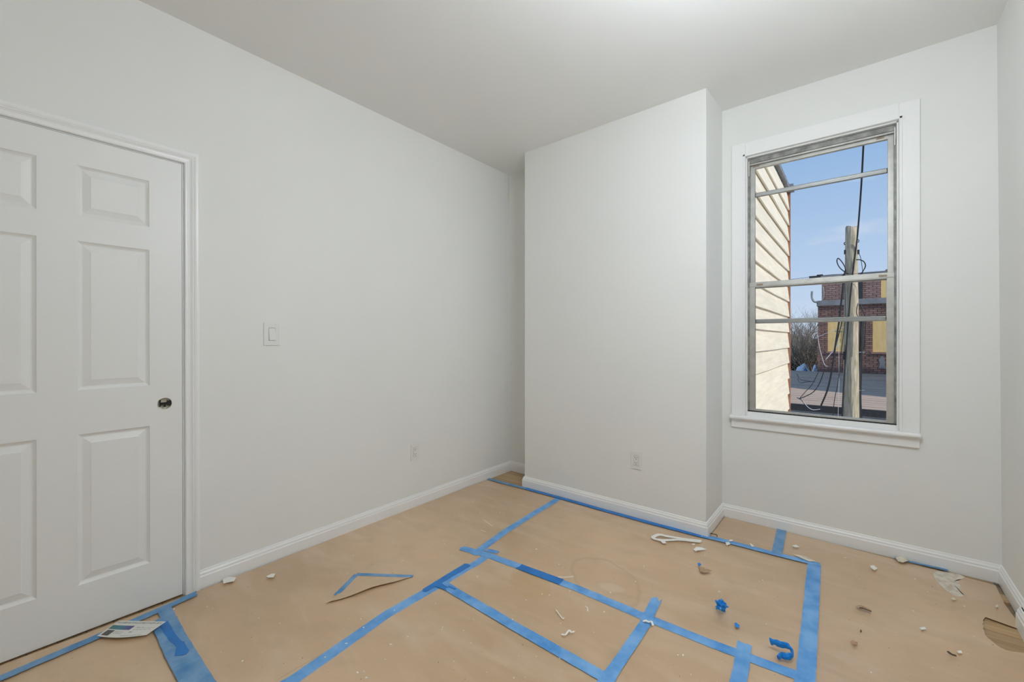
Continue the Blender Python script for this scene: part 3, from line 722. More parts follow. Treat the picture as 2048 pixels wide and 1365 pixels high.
# tan scrap with blue corner
pxflake([(1398, 1140), (1404, 1141), (1415, 1146), (1424, 1151), (1412, 1152), (1401, 1150)], 'tan torn paper scrap in front of the chimney breast', name='paper_scrap', cat='scrap', m='brown_scrap', curl=.012)
pxflake([(1395, 1133), (1399, 1132), (1403, 1136), (1398, 1139)], 'tiny blue tape crumb at the tip of the tan scrap', name='tape_scrap', cat='tape scrap', m='tape_vivid', curl=.006)
pxflake([(1469, 1254), (1472, 1252), (1479, 1258), (1479, 1262), (1471, 1260)], 'small flat blue tape scrap between the two crumpled pieces', name='tape_scrap', cat='tape scrap', m='tape_vivid', curl=.004)
# V-shaped white strip
def ribbon(name, path, w, label, cat, m, thick=.0012, z=None, parent=None, closed=False):
    z = TZ[0] if z is None else z
    P = smoothpts(path, 5); c = sum(P, Vector()) / len(P); c.z = 0; bm = B(); R = []
    for i, p in enumerate(P):
        d = (P[min(i + 1, len(P) - 1)] - P[max(i - 1, 0)]); d.z = 0; d = d.normalized() if d.length > 0 else Vector((1, 0, 0)); nn = Vector((-d.y, d.x, 0))
        ww = w[0] + (w[1] - w[0]) * i / (len(P) - 1) if isinstance(w, tuple) else w
        ww *= random.uniform(.88, 1.12)
        q = []
        for sd in (-.5, .5):
            for zz in (0, thick): q.append(bm.verts.new((p.x - c.x + nn.x * ww * sd, p.y - c.y + nn.y * ww * sd, p.z + zz)))
        R.append(q)
    for a, b in zip(R, R[1:]):
        for (i, j) in ((0, 1), (1, 3), (3, 2), (2, 0)): bm.faces.new((a[i], a[j], b[j], b[i]))
    bm.faces.new((R[0][0], R[0][1], R[0][3], R[0][2])); bm.faces.new((R[-1][0], R[-1][2], R[-1][3], R[-1][1]))
    o = obj(name, bm, M[m]); o.location = (c.x, c.y, z)
    return tag(o, label, cat)
def Z(p, z): return Vector((p.x, p.y, z))
ribbon('paint_strip', [Z(G(1403, 1086), 0), Z(G(1370, 1083), .002), Z(G(1335, 1078), .004), Z(G(1318, 1075), .005), Z(G(1306, 1081), .003), Z(G(1325, 1085), .001), Z(G(1360, 1084), .001), Z(G(1401, 1088), 0)], .023,
       'long white V-shaped peeled paint strip by the chimney corner', 'paint strip', 'chip')
ribbon('paint_strip', [Z(G(1286, 1249), .001), Z(G(1292, 1250), .006), Z(G(1297, 1251), .003), Z(G(1303, 1253), .008), Z(G(1306, 1258), .002)], (.012, .008), 'curled white paint peel on the tape crossing at the bottom', 'paint strip', 'chip')
ribbon('paint_strip', [Z(G(1123, 1275), .001), Z(G(1131, 1277), .003), Z(G(1138, 1270), .006), Z(G(1143, 1272), .003), Z(G(1149, 1269), .001)], .007, 'forked white paint peel in the taped centre panel', 'paint strip', 'chip')
ribbon('paint_strip', [Z(G(1117, 1159), 0), Z(G(1130, 1160), .001), Z(G(1147, 1158), 0)], .004, 'thin white thread of paint lying by the centre tape line', 'paint strip', 'chip')
ribbon('paint_strip', [Z(G(1171, 1218), 0), Z(G(1175, 1223), .003), Z(G(1175, 1228), 0)], .004, 'tiny curved white shaving between the centre lines', 'paint strip', 'chip')
ribbon('paint_strip', [Z(G(967, 1044), 0), Z(G(985, 1057), .001)], .003, 'straight white paint sliver near the tape to the chimney breast', 'paint strip', 'chip')
ribbon('paint_strip', [Z(G(961, 1064), 0), Z(G(972, 1068), .001)], .003, 'crossed white splinter below the straight sliver', 'paint strip', 'chip')
ribbon('paint_strip', [Z(G(1112, 1225), 0), Z(G(1125, 1243), .001), Z(G(1128, 1241), 0)], .0035, 'small hooked white shaving near the lower cross line', 'paint strip', 'chip')
# curled torn paper shaving and twig
def curl_thing(a, b, c, label, w):
    o = ribbon('paper_curl', [Z(G(*a), .002), Z(G(*b), .010), Z(G(*c), .004)], w, label, 'scrap', 'brown_scrap', thick=.001); return o
curl_thing((1714, 1218), (1724, 1223), (1743, 1229), 'curled brown paper shaving with a shaded underside on the right floor sheet', (.026, .008))
ribbon('splinter', [Z(G(1719, 1223), .003), Z(G(1728, 1226), .006), Z(G(1743, 1230), .002)], (.005, .004), 'dark strip for the shade under the curled brown shaving', 'splinter', 'dark_scrap_shade', thick=.003)  # dark ribbon stands in for the curl's shaded underside
ribbon('twig', [Z(G(1896, 1312), .003), Z(G(1903, 1318), .004), Z(G(1912, 1320), .002)], .006, 'short dark twig-like splinter at lower right', 'splinter', 'dark_scrap_shade', thick=.004)
ribbon('splinter', [Z(G(1421, 1072), .001), Z(G(1433, 1076), .005), Z(G(1434, 1079), .003)], .004, 'dark lifted paper slit edge at the chimney corner baseboard', 'splinter', 'dark_scrap_shade', thick=.004)
# crumpled blue tape
def crumple(center, R, label, seed, sx=1, sy=1, sz=.7, sub=3):
    bm = B(); bmesh.ops.create_icosphere(bm, subdivisions=sub, radius=1)
    for v in bm.verts:
        p = v.co.copy(); n1 = noise.noise(p * 1.7 + Vector((seed, 0, 0))); n2 = noise.noise(p * 4.1 + Vector((0, seed, 0))); n3 = noise.cell(p * 2.3 + Vector((seed, seed, 0)))
        r = R * (1 + .55 * n1 + .45 * n2 + .25 * (n3 - .5)); v.co = Vector((p.x * r * sx, p.y * r * sy, p.z * r * sz))
    zm = min(v.co.z for v in bm.verts)
    for v in bm.verts: v.co.z -= zm
    o = obj('crumpled_tape', bm, M['tape_vivid']); o.location = (center.x, center.y, TZ[0])
    return tag(o, label, 'tape scrap')
crumple(G(1441, 1228), .022, 'crumpled ball of bright blue tape right of centre', 3.3, 1.1, .8, .95)
def twisted():
    path = [Z(G(1541, 1299), .016), Z(G(1551, 1304), .021), Z(G(1563, 1309), .022), Z(G(1574, 1311), .022), Z(G(1583, 1318), .019), Z(G(1584, 1325), .012), Z(G(1573, 1327), .010), Z(G(1562, 1324), .010), Z(G(1557, 1327), .006)]
    P = smoothpts(path, 6); c = G(1562, 1320); bm = B(); R = []
    for i, p in enumerate(P):
        d = (P[min(i + 1, len(P) - 1)] - P[max(i - 1, 0)]).normalized(); a = d.cross(Vector((0, 0, 1))).normalized(); b = a.cross(d)
        t = i / (len(P) - 1); tw = 1.2 * math.sin(t * 7) ; h = .013 * (1 - .25 * t); th = .0055
        R.append([bm.verts.new(p - c + (a * math.cos(g + tw) * (th + .003 * noise.noise(p * 90)) + b * math.sin(g + tw) * (h + .006 * noise.noise(p * 70)))) for g in [2 * PI * k / 8 for k in range(8)]])
    for x, y_ in zip(R, R[1:]):
        for k in range(8): bm.faces.new((x[k], x[(k + 1) % 8], y_[(k + 1) % 8], y_[k]))
    bm.faces.new(R[0]); bm.faces.new(R[-1][::-1])
    zm = min(v.co.z for v in bm.verts)
    o = obj('crumpled_tape', bm, M['tape_vivid']); o.location = (c.x, c.y, TZ[0] - zm)
    tag(o, 'twisted, folded-over length of bright blue tape at the bottom right', 'tape scrap')
twisted()
# tiny flecks that nothing tells apart
def proto(m, rx, ry):
    bm = B(); o_ = blob(rx, ry, 6, .35, 0); t = [bm.verts.new((x, y, .0009)) for x, y in o_]; b = [bm.verts.new((x, y, 0)) for x, y in o_]
    bm.faces.new(t); bm.faces.new(b[::-1])
    for i in range(6): bm.faces.new((t[i], b[i], b[(i + 1) % 6], t[(i + 1) % 6]))
    bmesh.ops.recalc_face_normals(bm, faces=bm.faces)
    me = bpy.data.meshes.new('paint_fleck'); bm.to_mesh(me); bm.free(); me.materials.append(M[m]); return me
pr = [proto('chip', .0034, .0026), proto('chip', .0042, .0022), proto('chip_y', .0036, .0028)]
spots = [(961, 1027), (983, 1015), (989, 1041), (1000, 1027), (1007, 1029), (967, 1018), (945, 1005), (1003, 1057), (1024, 1064), (888, 1082), (889, 1089), (866, 1089), (805, 1123), (799, 1044), (827, 1059), (925, 1026), (909, 1057), (616, 1160), (707, 1113), (695, 1148), (518, 1238), (485, 1324), (884, 1261), (885, 1257), (815, 1276), (722, 1240),
         (1060, 1101), (1072, 1100), (1118, 1130), (1163, 1141), (1073, 1100), (1139, 1184), (1146, 1194), (1084, 1190), (1099, 1192), (924, 1161), (955, 1155), (1052, 1202), (1226, 1183), (1221, 1187), (1271, 1165), (1294, 1164), (1288, 1134), (1208, 1226), (1127, 1239), (1025, 1241), (990, 1235), (947, 1241), (942, 1288), (908, 1325), (927, 1263), (1115, 1292), (1119, 1319), (1089, 1331), (1356, 1312), (1366, 1313), (1028, 1358),
         (1444, 1058), (1471, 1061), (1444, 1070), (1658, 1110), (1690, 1117), (1704, 1122), (1794, 1141), (1830, 1160), (1848, 1160), (1876, 1174), (1928, 1214), (1963, 1232), (1827, 1224), (1438, 1185), (1441, 1186), (1533, 1250), (1631, 1255), (1864, 1338), (1742, 1347), (1525, 1162), (1402, 1069), (1410, 1111), (1360, 1085), (1480, 1101), (727, 1257), (782, 1291), (728, 1345), (733, 1358), (715, 1347), (650, 1317), (789, 1223), (693, 1289), (770, 1321), (871, 1209), (348, 1220), (425, 1219)]
for i, p in enumerate(spots):
    o = bpy.data.objects.new('paint_fleck', pr[i % 3]); COL.objects.link(o)
    g = G(*p); s = random.uniform(.6, 1.35); o.location = (g.x, g.y, TZ[0] - .0035 if i % 2 else TZ[0] - .004); o.location.z = PZ + .0001
    o.rotation_euler.z = random.uniform(0, 6); o.scale = (s, s, 1)
    tag(o, 'tiny white paint fleck scattered on the brown floor paper', 'paint fleck', 'tiny white paint flecks on the floor paper')

# ------------------------------------------------------------------ flyer by the door
def flyer():
    c = [G(194, 1279), G(293, 1275, .004), G(332, 1248, .018), G(238, 1246, .006)]    # bl, br, tr, tl
    c[0].z = .004
    r = empty('flyer', (c[0] + c[2]) / 2 * Vector((1, 1, 0)).length / math.sqrt(2) if False else Vector(((c[0].x + c[2].x) / 2, (c[0].y + c[2].y) / 2, 0)), 'white printed leaflet lying across the tape at the foot of the door', 'leaflet')
    def S(u, v, dz=0):
        p = c[0] * (1 - u) * (1 - v) + c[1] * u * (1 - v) + c[2] * u * v + c[3] * (1 - u) * v
        out = (c[0] - c[3]).normalized()
        p = p + out * (.016 * math.sin(PI * u) * (1 - v)) ; p.z += .006 * math.sin(PI * u) * (1 - v) * .5 + TZ[0] - .002 + dz
        return p
    def patch_(n, u0, u1, v0, v1, m, dz, nu=10, nv=6, thick=.0003):
        bm = B(); uvl = bm.loops.layers.uv.new('UVMap'); g = [[bm.verts.new(S(u0 + (u1 - u0) * i / nu, v0 + (v1 - v0) * j / nv, dz)) for j in range(nv + 1)] for i in range(nu + 1)]
        for i in range(nu):
            for j in range(nv):
                f = bm.faces.new((g[i][j], g[i + 1][j], g[i + 1][j + 1], g[i][j + 1]))
                for l, (a, b) in zip(f.loops, ((i, j), (i + 1, j), (i + 1, j + 1), (i, j + 1))): l[uvl].uv = (a / nu, b / nv)
        o = obj(n, bm, m, parent=r)
        if thick:
            md = o.modifiers.new('s', 'SOLIDIFY'); md.thickness = thick; md.offset = 0
    patch_('sheet', 0, 1, 0, 1, M['flyer'], 0)
    patch_('printed_heading', .02, .97, .82, .93, M['ink'], .0005, thick=0)
    patch_('printed_colour_bar', .02, .50, .45, .70, M['flyer_bar'], .0005, thick=0)
    patch_('printed_block', .05, .22, .08, .40, M['ink_dk'], .0005, thick=0)
    for a in ((.58, .66, .56, .62), (.68, .72, .56, .61), (.56, .63, .26, .36), (.74, .95, .54, .57), (.57, .9, .44, .47), (.26, .44, .30, .33), (.26, .44, .22, .25), (.5, .9, .08, .11)):
        patch_('printed_text', *a, M['ink'], .0005, nu=3, nv=1, thick=0)
flyer()

# ================================================================== ADDED FILL LAMP (unseen globe that brightens the room)
lx, ly = -.16, 1.25
lz = HC(lx, ly)
lamp = empty('fill_lamp', (lx, ly, lz), 'added globe fill lamp hung from the ceiling, unseen above the view', 'fill lamp')
bm = B(); bmesh.ops.create_cone(bm, cap_ends=True, segments=32, radius1=.05, radius2=.06, depth=.03)
for v in bm.verts: v.co += Vector((lx, ly, lz - .014))
obj('ceiling_rose', bm, M['plate'], parent=lamp)
bm = B(); tube(bm, [(lx, ly, lz - .02), (lx, ly, lz - .36)], .006, 8); obj('stem', bm, M['plate'], parent=lamp)
bm = B(); bmesh.ops.create_uvsphere(bm, u_segments=24, v_segments=14, radius=.135)
for v in bm.verts: v.co += Vector((lx, ly, lz - .46))
obj('globe', bm, M['globe'], parent=lamp, smooth=True)

# ================================================================== OUTSIDE
# --- clapboard-clad wing of the neighbouring house, left of the window
XS, YS0, YS1, ZS1 = -.70, 3.40, 6.72, 3.22
house = empty('clapboard_house', (XS - .3, 5, -3.5), 'cream clapboard side wall of the adjoining house outside the window', 'house')
bm = B(); box(bm, XS - 2.2, XS - .03, YS0, YS1 - .02, -3.5, ZS1); obj('house_wall', bm, M['siding_back'], parent=house)
EXPO = .2035
z = ZS1 - .07
kk = 0
while z > -3.4:
    bm = B(); zt, zb = z, z - EXPO - .02
    sag = random.uniform(-.004, .004)
    pts = [(XS - .030, zt + .0), (XS - .020, zt + .0), (XS + .004, zb), (XS - .012, zb), (XS - .026, zb + .02)]
    n = 10; R = []
    for i in range(n + 1):
        y = YS0 + (YS1 - .012 + (kk % 2) * .006 - YS0) * i / n; w = .006 * noise.noise(Vector((y * .9, kk * 3.1, 0))) + sag * math.sin(PI * i / n)
        R.append([bm.verts.new((px + .25 * w, y, pz + w)) for px, pz in pts])
    for a, b in zip(R, R[1:]):
        for k in range(5): bm.faces.new((a[k], a[(k + 1) % 5], b[(k + 1) % 5], b[k]))
    bm.faces.new(R[0]); bm.faces.new(R[-1][::-1])
    obj('clapboard', bm, M['siding'], parent=house); z -= EXPO; kk += 1
bm = B(); box(bm, XS - .06, XS + .012, YS1 - .012, YS1 + .03, -3.5, ZS1 - .05); obj('corner_post', bm, M['rustpost'], parent=house)
bm = B(); n = 40; R = []
for i in range(n + 1):
    y = YS0 + (YS1 + .02 - YS0) * i / n; h = .012 * noise.noise(Vector((y * 7, 1, 2))); o_ = .014 * noise.noise(Vector((y * 9, 5, 2)))
    R.append([bm.verts.new(p) for p in ((XS - .25, y, ZS1 + .01 + h), (XS + .014 + o_, y, ZS1 + .02 + h), (XS + .020 + o_, y, ZS1 - .05 + h * 1.6), (XS - .25, y, ZS1 - .06))])
for a, b in zip(R, R[1:]):
    for k in range(4): bm.faces.new((a[k], a[(k + 1) % 4], b[(k + 1) % 4], b[k]))
bm.faces.new(R[0]); bm.faces.new(R[-1][::-1])
obj('roof_flashing', bm, M['flash'], parent=house)
bm = B(); box(bm, XS - .04, XS + .055, YS1 - .10, YS1 + .05, ZS1 - .045, ZS1 + .03); obj('flashing_end', bm, M['galv'], parent=house)

# --- ground
bm = B(); box(bm, -60, 60, 3.4, 20.2, -3.7, -3.5); tag(obj('ground', bm, M['yard']), 'yard ground far below the window', 'ground', kind='structure')
bm = B(); box(bm, -80, 80, 20.2, 160, -1.6, -.45); tag(obj('raised_ground', bm, M['ground']), 'raised open ground behind the felted roof', 'ground', kind='structure')

# --- low building with felted roof
RB0, RB1, ZR0, ZR1 = 13.4, 19.98, -.50, -.02
lowb = empty('low_building', (0, 16.5, -3.5), 'low building with grey felted roof and dark gutter behind the pole', 'building')
bm = B(); box(bm, -14, 14, RB0 + .25, RB1, -3.5, -.70); obj('stucco_wall', bm, M['stucco'], parent=lowb)
nstrip = 22
for i in range(nstrip):
    t0, t1 = i / nstrip, (i + 1) / nstrip + .012
    y0, y1 = RB0 + (RB1 - RB0) * t0, RB0 + (RB1 - RB0) * min(t1, 1); z0, z1 = ZR0 + (ZR1 - ZR0) * t0, ZR0 + (ZR1 - ZR0) * min(t1, 1)
    bm = B(); prism(bm, [(-14, y0, z0 + .018), (-14, y1, z1 + .002), (-14, y1, z1 - .05), (-14, y0, z0 - .05)], (28, 0, 0))
    obj('felt_strip', bm, M['shingle'], parent=lowb)
bm = B(); box(bm, 3.9, 8.5, 14.3, 18.4, -.7, 4.4); obj('shade_block', bm, M['stucco'], parent=lowb)  # unseen block added to throw shade across the felt roof
bm = B(); box(bm, -14, 14, RB0 + .02, RB1, -.75, -.56); obj('roof_deck', bm, M['mortar'], parent=lowb)
bm = B(); prism(bm, [(-14, RB0 - .14, ZR0 + .02), (-14, RB0 + .01, ZR0 + .01), (-14, RB0 + .01, ZR0 - .15), (-14, RB0 - .10, ZR0 - .15)], (28, 0, 0)); obj('gutter', bm, M['gutter'], parent=lowb)
bm = B(); box(bm, -14, 14, RB0 - .03, RB0 + .02, ZR0 - .26, ZR0 - .15); obj('fascia', bm, M['concrete'], parent=lowb)

# --- brick building
YBK = 20.0
bx0 = AY(1635.5, 690, YBK).x; bx1 = 7.5
zb0 = -.45; zband0, zband1 = AY(1640, 612.5, YBK).z, AY(1640, 602, YBK).z
ztop = 3.62
bk = empty('brick_building', (3, YBK + 2, zb0), 'dark red brick building with boarded-up windows behind the roof', 'building')
wins = [(AY(1655.5, 690, YBK).x, AY(1688.5, 690, YBK).x), (AY(1745.5, 690, YBK).x, AY(1745.5, 690, YBK).x + 1.35), (4.2, 5.5)]
wz0, wz1 = AY(1670, 703.5, YBK).z, AY(1670, 640, YBK).z
bm = B(); box(bm, bx0 + .02, bx1, YBK + .06, YBK + 4, zb0, zband0); obj('brick_core', bm, M['mortar'], parent=bk)
YU = YBK + .35
ux0 = AY(1643.5, 590, YU).x
bm = B(); box(bm, ux0 + .02, bx1, YU + .06, YU + 3.5, zband1, ztop - .02); obj('upper_core', bm, M['mortar'], parent=bk)
uw = [(AY(1762, 580, YU).x, AY(1762, 580, YU).x + 1.2)]; uwz0, uwz1 = AY(1768, 598.5, YU).z, AY(1768, 598.5, YU).z + .95
def bricks(xa, xb, za, zb_, yf, holes, m, nm):
    bm = B(); row = 0; z = za
    while z + .06 <= zb_ + .02:
        x = xa - (.11 if row % 2 else 0)
        while x < xb:
            a, b = max(x, xa), min(x + .205, xb)
            if b - a > .03:
                segs = [(a, b)]
                for h in holes:
                    if h[2] - .03 < z + .03 < h[3] + .03:
                        segs = [q for p_, r_ in segs for q in ((p_, min(r_, h[0])), (max(p_, h[1]), r_)) if q[1] - q[0] > .015]
                for a2, b2 in segs:
                    dy = random.uniform(-.006, .006); box(bm, a2, b2, yf + dy, yf + .09, z, z + .064)
            x += .217
        z += .074; row += 1
    return tag(obj(nm, bm, m, parent=bk), kind='stuff')
H1 = [(a, b, wz0, wz1) for a, b in wins]
bricks(bx0, 3.2, zb0, zband0, YBK, H1, M['brick'], 'brick_courses')
bricks(ux0, 3.2, zband1, ztop, YU, [(a, b, uwz0, uwz1) for a, b in uw], M['brick_up'], 'upper_brick_courses')
bm = B(); box(bm, 3.2, bx1, YBK + .01, YBK + .1, zb0, zband0); box(bm, 3.2, bx1, YU + .01, YU + .1, zband1, ztop); obj('plain_wall_end', bm, M['mortar'], parent=bk)
bm = B(); box(bm, bx0 - .03, bx1, YBK - .07, YU + .08, zband0, zband1); obj('concrete_band', bm, M['concrete'], parent=bk)
bm = B(); box(bm, ux0 - .03, bx1, YU - .05, YU + .4, ztop, ztop + .07); obj('coping', bm, M['concrete'], parent=bk)
for a, b in wins[:2]:
    bm = B(); box(bm, a, b, YBK + .03, YBK + .07, wz0, wz1); obj('plywood_panel', bm, M['ply'], parent=bk)
    bm = B(); box(bm, a - .05, b + .05, YBK - .04, YBK + .06, wz0 - .07, wz0); obj('window_sill', bm, M['brick'], parent=bk)
for a, b in uw:
    bm = B(); box(bm, a, b, YU + .03, YU + .07, uwz0, uwz1); obj('plywood_panel', bm, M['ply'], parent=bk)
# mortar splash patch
p = AY(1764, 725, YBK)
bm = B(); ctr = [(0, 0)]
pts = [(p.x + dx * .03, YBK - .012, p.z + dz * .03) for dx, dz in ((-3, -7), (-2, -1), (-3, 3), (-1, 7), (1, 7.5), (2, 4), (3, 0), (2.5, -4), (4, -8))]
prism(bm, pts, (0, .01, 0)); obj('mortar_splash', bm, M['concrete'], parent=bk)
# parapet stub at right
p = AY(1768, 540, YU + .6)
bm = B(); prism(bm, [(p.x - .05, YU + .5, ztop + .05), (p.x + .05, YU + .5, p.z), (p.x + 1, YU + .5, p.z), (p.x + 1, YU + .5, ztop + .05)], (0, .5, 0)); obj('chimney_stub', bm, M['brick_up'], parent=bk)
# roof vent left of it, on the building
p0, p1 = AY(1619, 556, YU + 1), AY(1646, 556, YU + 1)
bm = B(); box(bm, p0.x, p1.x, YU + .8, YU + 1.2, p0.z - .04, p0.z + .04); box(bm, p0.x + .25, p1.x, YU + .9, YU + 1.1, p0.z - .02, p0.z + .09)
bm.verts.ensure_lookup_table()
box(bm, ux0, ux0 + .05, YU + .95, YU + 1.05, ztop, p0.z); obj('roof_canopy', bm, M['gutter'], parent=bk)
# bent pipe bracket on the left corner
bm = B(); q = [AY(1624, 583, YBK - .1), AY(1623.5, 592, YBK - .1), AY(1625, 599, YBK - .1), AY(1629, 604, YBK - .1), AY(1637, 605, YBK - .1)]
tube(bm, smoothpts(q, 5), .035, 8); tube(bm, smoothpts([AY(1646, 574, YU - .06), AY(1647.5, 585, YU - .06), AY(1647, 594, YU - .06), AY(1643, 603, YU - .06)], 5), .02, 6)
obj('bent_pipe', bm, M['galv'], parent=bk)
# dark meter box high on the upper wall
p0, p1 = AY(1714, 567, YU - .12), AY(1725.5, 607, YU - .12)
bm = B(); box(bm, p0.x, p1.x, YU - .12, YU, p1.z, p0.z + .2); obj('vent_duct', bm, M['gutter'], parent=bk)

# --- utility pole
PY = 7.6
pc0, pc1 = AY(1703, 455, 12.5), AY(1702, 835, 12.5)
PD = 12.5
pole = empty('utility_pole', (pc1.x, PD, -3.5), 'weathered wooden utility pole outside the window', 'utility pole')
bm = B(); zt = pc0.z; zbm = -3.5; n = 26; R = []; seg = 22
scale_ = lambda z: .148 + (.112 - .148) * (z - pc1.z) / (zt - pc1.z)
for i in range(n + 1):
    z = zbm + (zt - zbm) * i / n; r = scale_(z); cx = pc1.x + (pc0.x - pc1.x) * (z - pc1.z) / (zt - pc1.z)
    R.append([bm.verts.new((cx + (r + .008 * noise.noise(Vector((math.cos(a) * 2, math.sin(a) * 2, z * 1.3)))) * math.cos(a), PD + r * math.sin(a), z + (.03 * math.sin(a * 2) if i == n else 0))) for a in [2 * PI * k / seg for k in range(seg)]])
for a, b in zip(R, R[1:]):
    for k in range(seg): bm.faces.new((a[k], a[(k + 1) % seg], b[(k + 1) % seg], b[k]))
bm.faces.new(R[0]); bm.faces.new(R[-1])
obj('pole_shaft', bm, M['polewood'], parent=pole, smooth=True)
def PP(u, v, dy=-.16): return AY(u, v, PD + dy)
for (u0, v0, u1, v1) in ((1685, 664, 1670, 663), (1714, 705, 1730, 705), (1713, 782, 1729, 781)):
    bm = B(); tube(bm, [PP(u0, v0, 0), PP(u1, v1, 0)], .012, 6); obj('step_bolt', bm, M['galv'], parent=pole)
for pts in ([(1694, 489), (1690, 490), (1688, 487), (1690, 485)], [(1712, 484), (1716, 485), (1718, 482), (1716, 479)]):
    bm = B(); tube(bm, smoothpts([PP(*p, 0) for p in pts], 4), .010, 6); obj('hook', bm, M['gutter'], parent=pole)
for u0, u1 in ((1688, 1695), (1712, 1719)):
    bm = B(); a, b = PP(u0, 501, 0), PP(u1, 508, 0); box(bm, a.x, b.x, PD - .05, PD + .05, b.z, a.z); obj('bracket', bm, M['gutter'], parent=pole)
bm = B(); a, b = PP(1686, 704, -.1), PP(1691, 720, -.1); box(bm, a.x, b.x, PD - .12, PD - .02, b.z, a.z); obj('splice_box', bm, M['gutter'], parent=pole)
# conduit up the right side
bm = B(); tube(bm, [PP(1724, 640, .1), PP(1722, 690, .1), PP(1719, 745, .1), PP(1718, 840, .1)], .038, 8)
tag(obj('conduit', bm, M['cable']), 'thick dark conduit running down right of the pole', 'pipe')
def cable(pts, r, label, dy=-.2, m='cable', closed=False):
    bm = B(); tube(bm, smoothpts([AY(p[0], p[1], PD + (p[2] if len(p) > 2 else dy)) for p in pts], 7), r * .72, 6)
    tag(obj('cable', bm, M[m], smooth=True), label, 'cable', 'cables around the utility pole')
cable([(1733, 180, -3), (1727, 288, -2), (1722, 380, -1), (1714, 480, -.16), (1704, 560, -.17), (1697, 640), (1691, 720), (1687, 780), (1683, 850)], .022, 'black service cable coming from the sky down along the pole')
cable([(1683, 553), (1690, 546), (1690, 535), (1683, 523), (1676, 517), (1674, 524), (1679, 535), (1688, 543), (1697, 548)], .017, 'round cable loop sticking out left near the pole top')
cable([(1712, 520), (1720, 520), (1728, 524), (1731, 532), (1727, 541), (1720, 551)], .017, 'cable loop bulging right near the pole top')
cable([(1716, 503), (1721, 515), (1725, 540), (1725, 552)], .009, 'thin wire hanging right of the pole top')
cable([(1692, 540), (1688, 553), (1686, 575), (1682, 610), (1678, 645), (1671, 690), (1664, 740), (1655, 780), (1642, 812)], .028, 'thick cable sweeping from the pole down to the left')
cable([(1685, 640), (1680, 660), (1672, 690)], .016, 'short cable crossing the left boarded window')
cable([(1640, 738), (1625, 768), (1610, 785), (1599, 798)], .011, 'thin cable rising over the grey roof, left')
cable([(1648, 742), (1640, 765), (1626, 785), (1600, 798)], .015, 'sagging cable over the grey roof, second from the left')
cable([(1690, 560), (1690, 640), (1683, 700), (1677, 760), (1669, 800), (1666, 835)], .011, 'thin cable just left of the pole')
cable([(1690, 690), (1688, 780), (1686, 835)], .009, 'very thin cable hugging the left side of the pole')
cable([(1716, 607), (1713, 625), (1718, 640), (1722, 660), (1724, 720), (1722, 790), (1724, 840)], .012, 'thin cable right of the pole beside the conduit')
cable([(1720, 608), (1725, 620), (1731, 642), (1728, 700)], .016, 'dark cable leaning right below the vent duct')
cable([(1635, 670), (1638, 690), (1644, 715), (1650, 731), (1656, 733)], .009, 'white cable hanging in front of the brick wall', m='cable_w')
cable([(1678, 688), (1668, 700), (1651, 720)], .015, 'short stiff white cable end pointing down left', m='cable_w')
cable([(1634, 675), (1660, 664), (1688, 654)], .007, 'thin pale wire stretched left across the boarded window', m='cable_w')
cable([(1676, 665), (1678, 740), (1676, 840)], .007, 'pale hair-thin wire left of the pole', m='cable_w')
cable([(1594, 797), (1605, 803), (1616, 815), (1626, 820), (1640, 819)], .011, 'white looping cable at the lower left of the view outside', m='cable_w')
cable([(1594, 796), (1603, 801), (1612, 812), (1620, 819)], .013, 'black cable beside the white looping cable')
cable([(1595, 757), (1601, 766), (1615, 764), (1630, 764)], .011, 'black cable bundle stub over the roof, far left')
cable([(1594, 748), (1600, 759), (1612, 762), (1625, 764)], .010, 'second black stub cable just above the bundle')
cable([(1500, 570), (1640, 552), (1700, 548), (1860, 541)], .006, 'hair-thin wire crossing the sky above the meeting rail')

# --- bare trees left of the brick building
def tree(x, y, z0, h, seed, label, spread=1.0, levels=6):
    random.seed(seed); bm = B()
    def br(p, d, L, r, lv):
        q = p + d * L; mid = p.lerp(q, .5) + Vector((random.uniform(-.05, .05), random.uniform(-.05, .05), 0)) * L
        tube(bm, [p, mid, q], r, 4 if lv < 4 else 3, r1=r * .62, cap=False)
        if lv >= levels: return
        for k in range(3 if lv < 4 else 2):
            nd = (d + Vector((random.uniform(-.75, .75), random.uniform(-.75, .75), random.uniform(-.15, .5))) * spread).normalized()
            br(p.lerp(q, random.uniform(.45, 1)), nd, L * random.uniform(.62, .84), r * .6, lv + 1)
    br(Vector((0, 0, 0)), Vector((random.uniform(-.1, .1), 0, 1)).normalized(), h * .3, .05 * h / 5, 0)
    o = obj('bare_tree', bm, M['bark']); o.location = (x, y, z0); return tag(o, label, 'tree', 'bare trees beyond the roof')
for i, (u, y, h, lb) in enumerate([(1602, 29, 4.2, 'tallest bare tree outside, next to the clapboard corner'), (1625, 32, 3.8, 'bare tree between the clapboard wall and the brick building'), (1636, 27, 3.2, 'bare tree partly behind the brick building corner'), (1592, 35, 4.4, 'bare tree partly behind the clapboard corner'), (1613, 39, 4.4, 'bare tree furthest back in the gap')]):
    p = AY(u, 735, y); tree(p.x, y, -.45, h, 20 + i, lb)
random.seed(11)
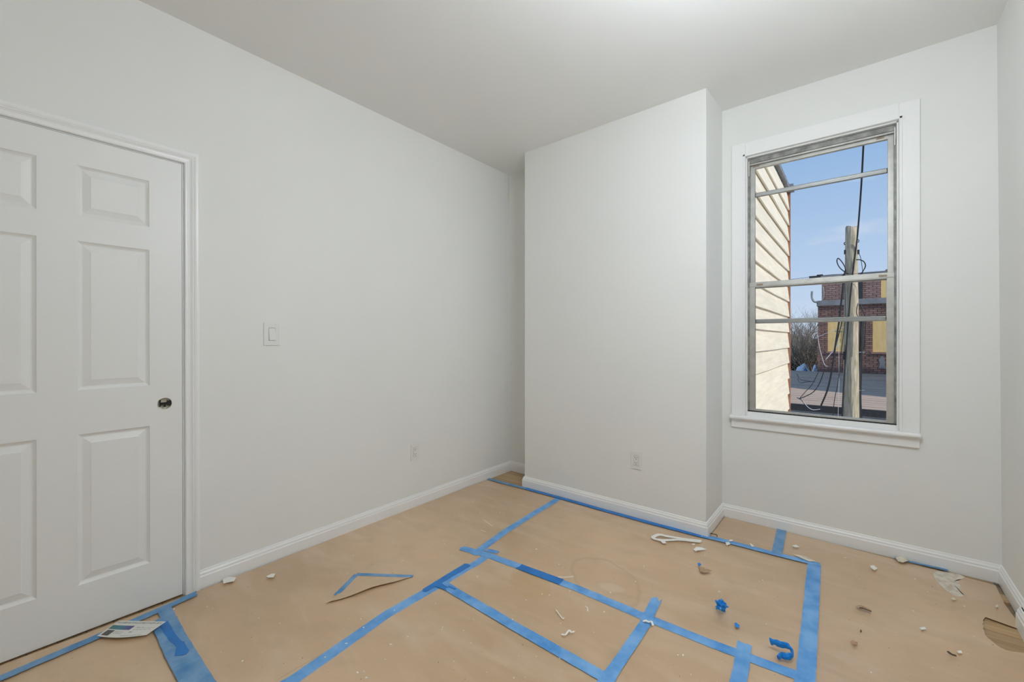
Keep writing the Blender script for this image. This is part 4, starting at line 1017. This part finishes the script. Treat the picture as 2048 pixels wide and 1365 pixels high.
def bush(u, y, h, seed, label):
    p = AY(u, 700, y); bm = B(); rnd = random.Random(seed)
    for k in range(420):
        a = rnd.uniform(0, 2 * PI); r0 = rnd.uniform(0, .9); x0 = r0 * math.cos(a); y0 = r0 * math.sin(a) * .5
        d = Vector((rnd.gauss(0, .5), rnd.gauss(0, .4), 1)).normalized(); L = h * rnd.uniform(.4, 1)
        tube(bm, [(x0, y0, 0), Vector((x0, y0, 0)) + d * L * .5 + Vector((rnd.uniform(-.1, .1), 0, 0)), Vector((x0, y0, 0)) + d * L], .016, 3, r1=.006, cap=False)
    o = obj('bare_bush', bm, M['brush']); o.location = (p.x, y, -.45); tag(o, label, 'bush', 'dry bushes beyond the roof')
bush(1598, 26, 2.4, 1, 'dense dry bush beside the clapboard corner'); bush(1618, 28, 2.3, 2, 'dense dry bush in the middle of the gap'); bush(1636, 27, 2.5, 3, 'dense dry bush against the brick building'); bush(1585, 30, 2.6, 4, 'dry bush behind the clapboard corner')
bm = B(); n = 30; R = []
for i in range(n + 1):
    x = -26 + 46 * i / n; R.append([bm.verts.new((x, 44 + 3 * math.sin(i), -.45)), bm.verts.new((x, 44 + 3 * math.sin(i), 1.5 + .8 * noise.noise(Vector((i * .7, 3, 3))))), bm.verts.new((x, 47 + 3 * math.sin(i), -.45))])
for a, b in zip(R, R[1:]):
    for k in range(3): bm.faces.new((a[k], a[(k + 1) % 3], b[(k + 1) % 3], b[k]))
tag(obj('scrub_bank', bm, M['brush']), 'distant brown scrub-covered bank on the horizon', 'bank', kind='structure')
# tarps on the ground behind the roof
def heap(u0, u1, v0, y, m, label, seed, zb=-.45):
    a, b = AY(u0, v0, y), AY(u1, v0, y); w = (b.x - a.x) / 2; cx = (a.x + b.x) / 2; h = a.z - zb; bm = B()
    bmesh.ops.create_icosphere(bm, subdivisions=3, radius=1)
    for v in bm.verts:
        k = 1 + .25 * noise.noise(v.co * 2 + Vector((seed, 0, 0))); v.co = Vector((v.co.x * w * k, v.co.y * .38 * k, max(0, v.co.z) * h * k))
    o = obj('tarp_heap', bm, m); o.location = (cx, y, zb); tag(o, label, 'tarp')
heap(1590, 1624, 729, 22.0, M['tarp_w'], 'white tarp heap behind the roof beside the clapboard corner', 1)
heap(1624, 1637, 730, 23.2, M['tarp_w'], 'small white tarp heap next to the brick building', 5)
heap(1603, 1619, 738, 20.9, M['tarp_b'], 'blue tarp bundle in front of the white heap', 9)
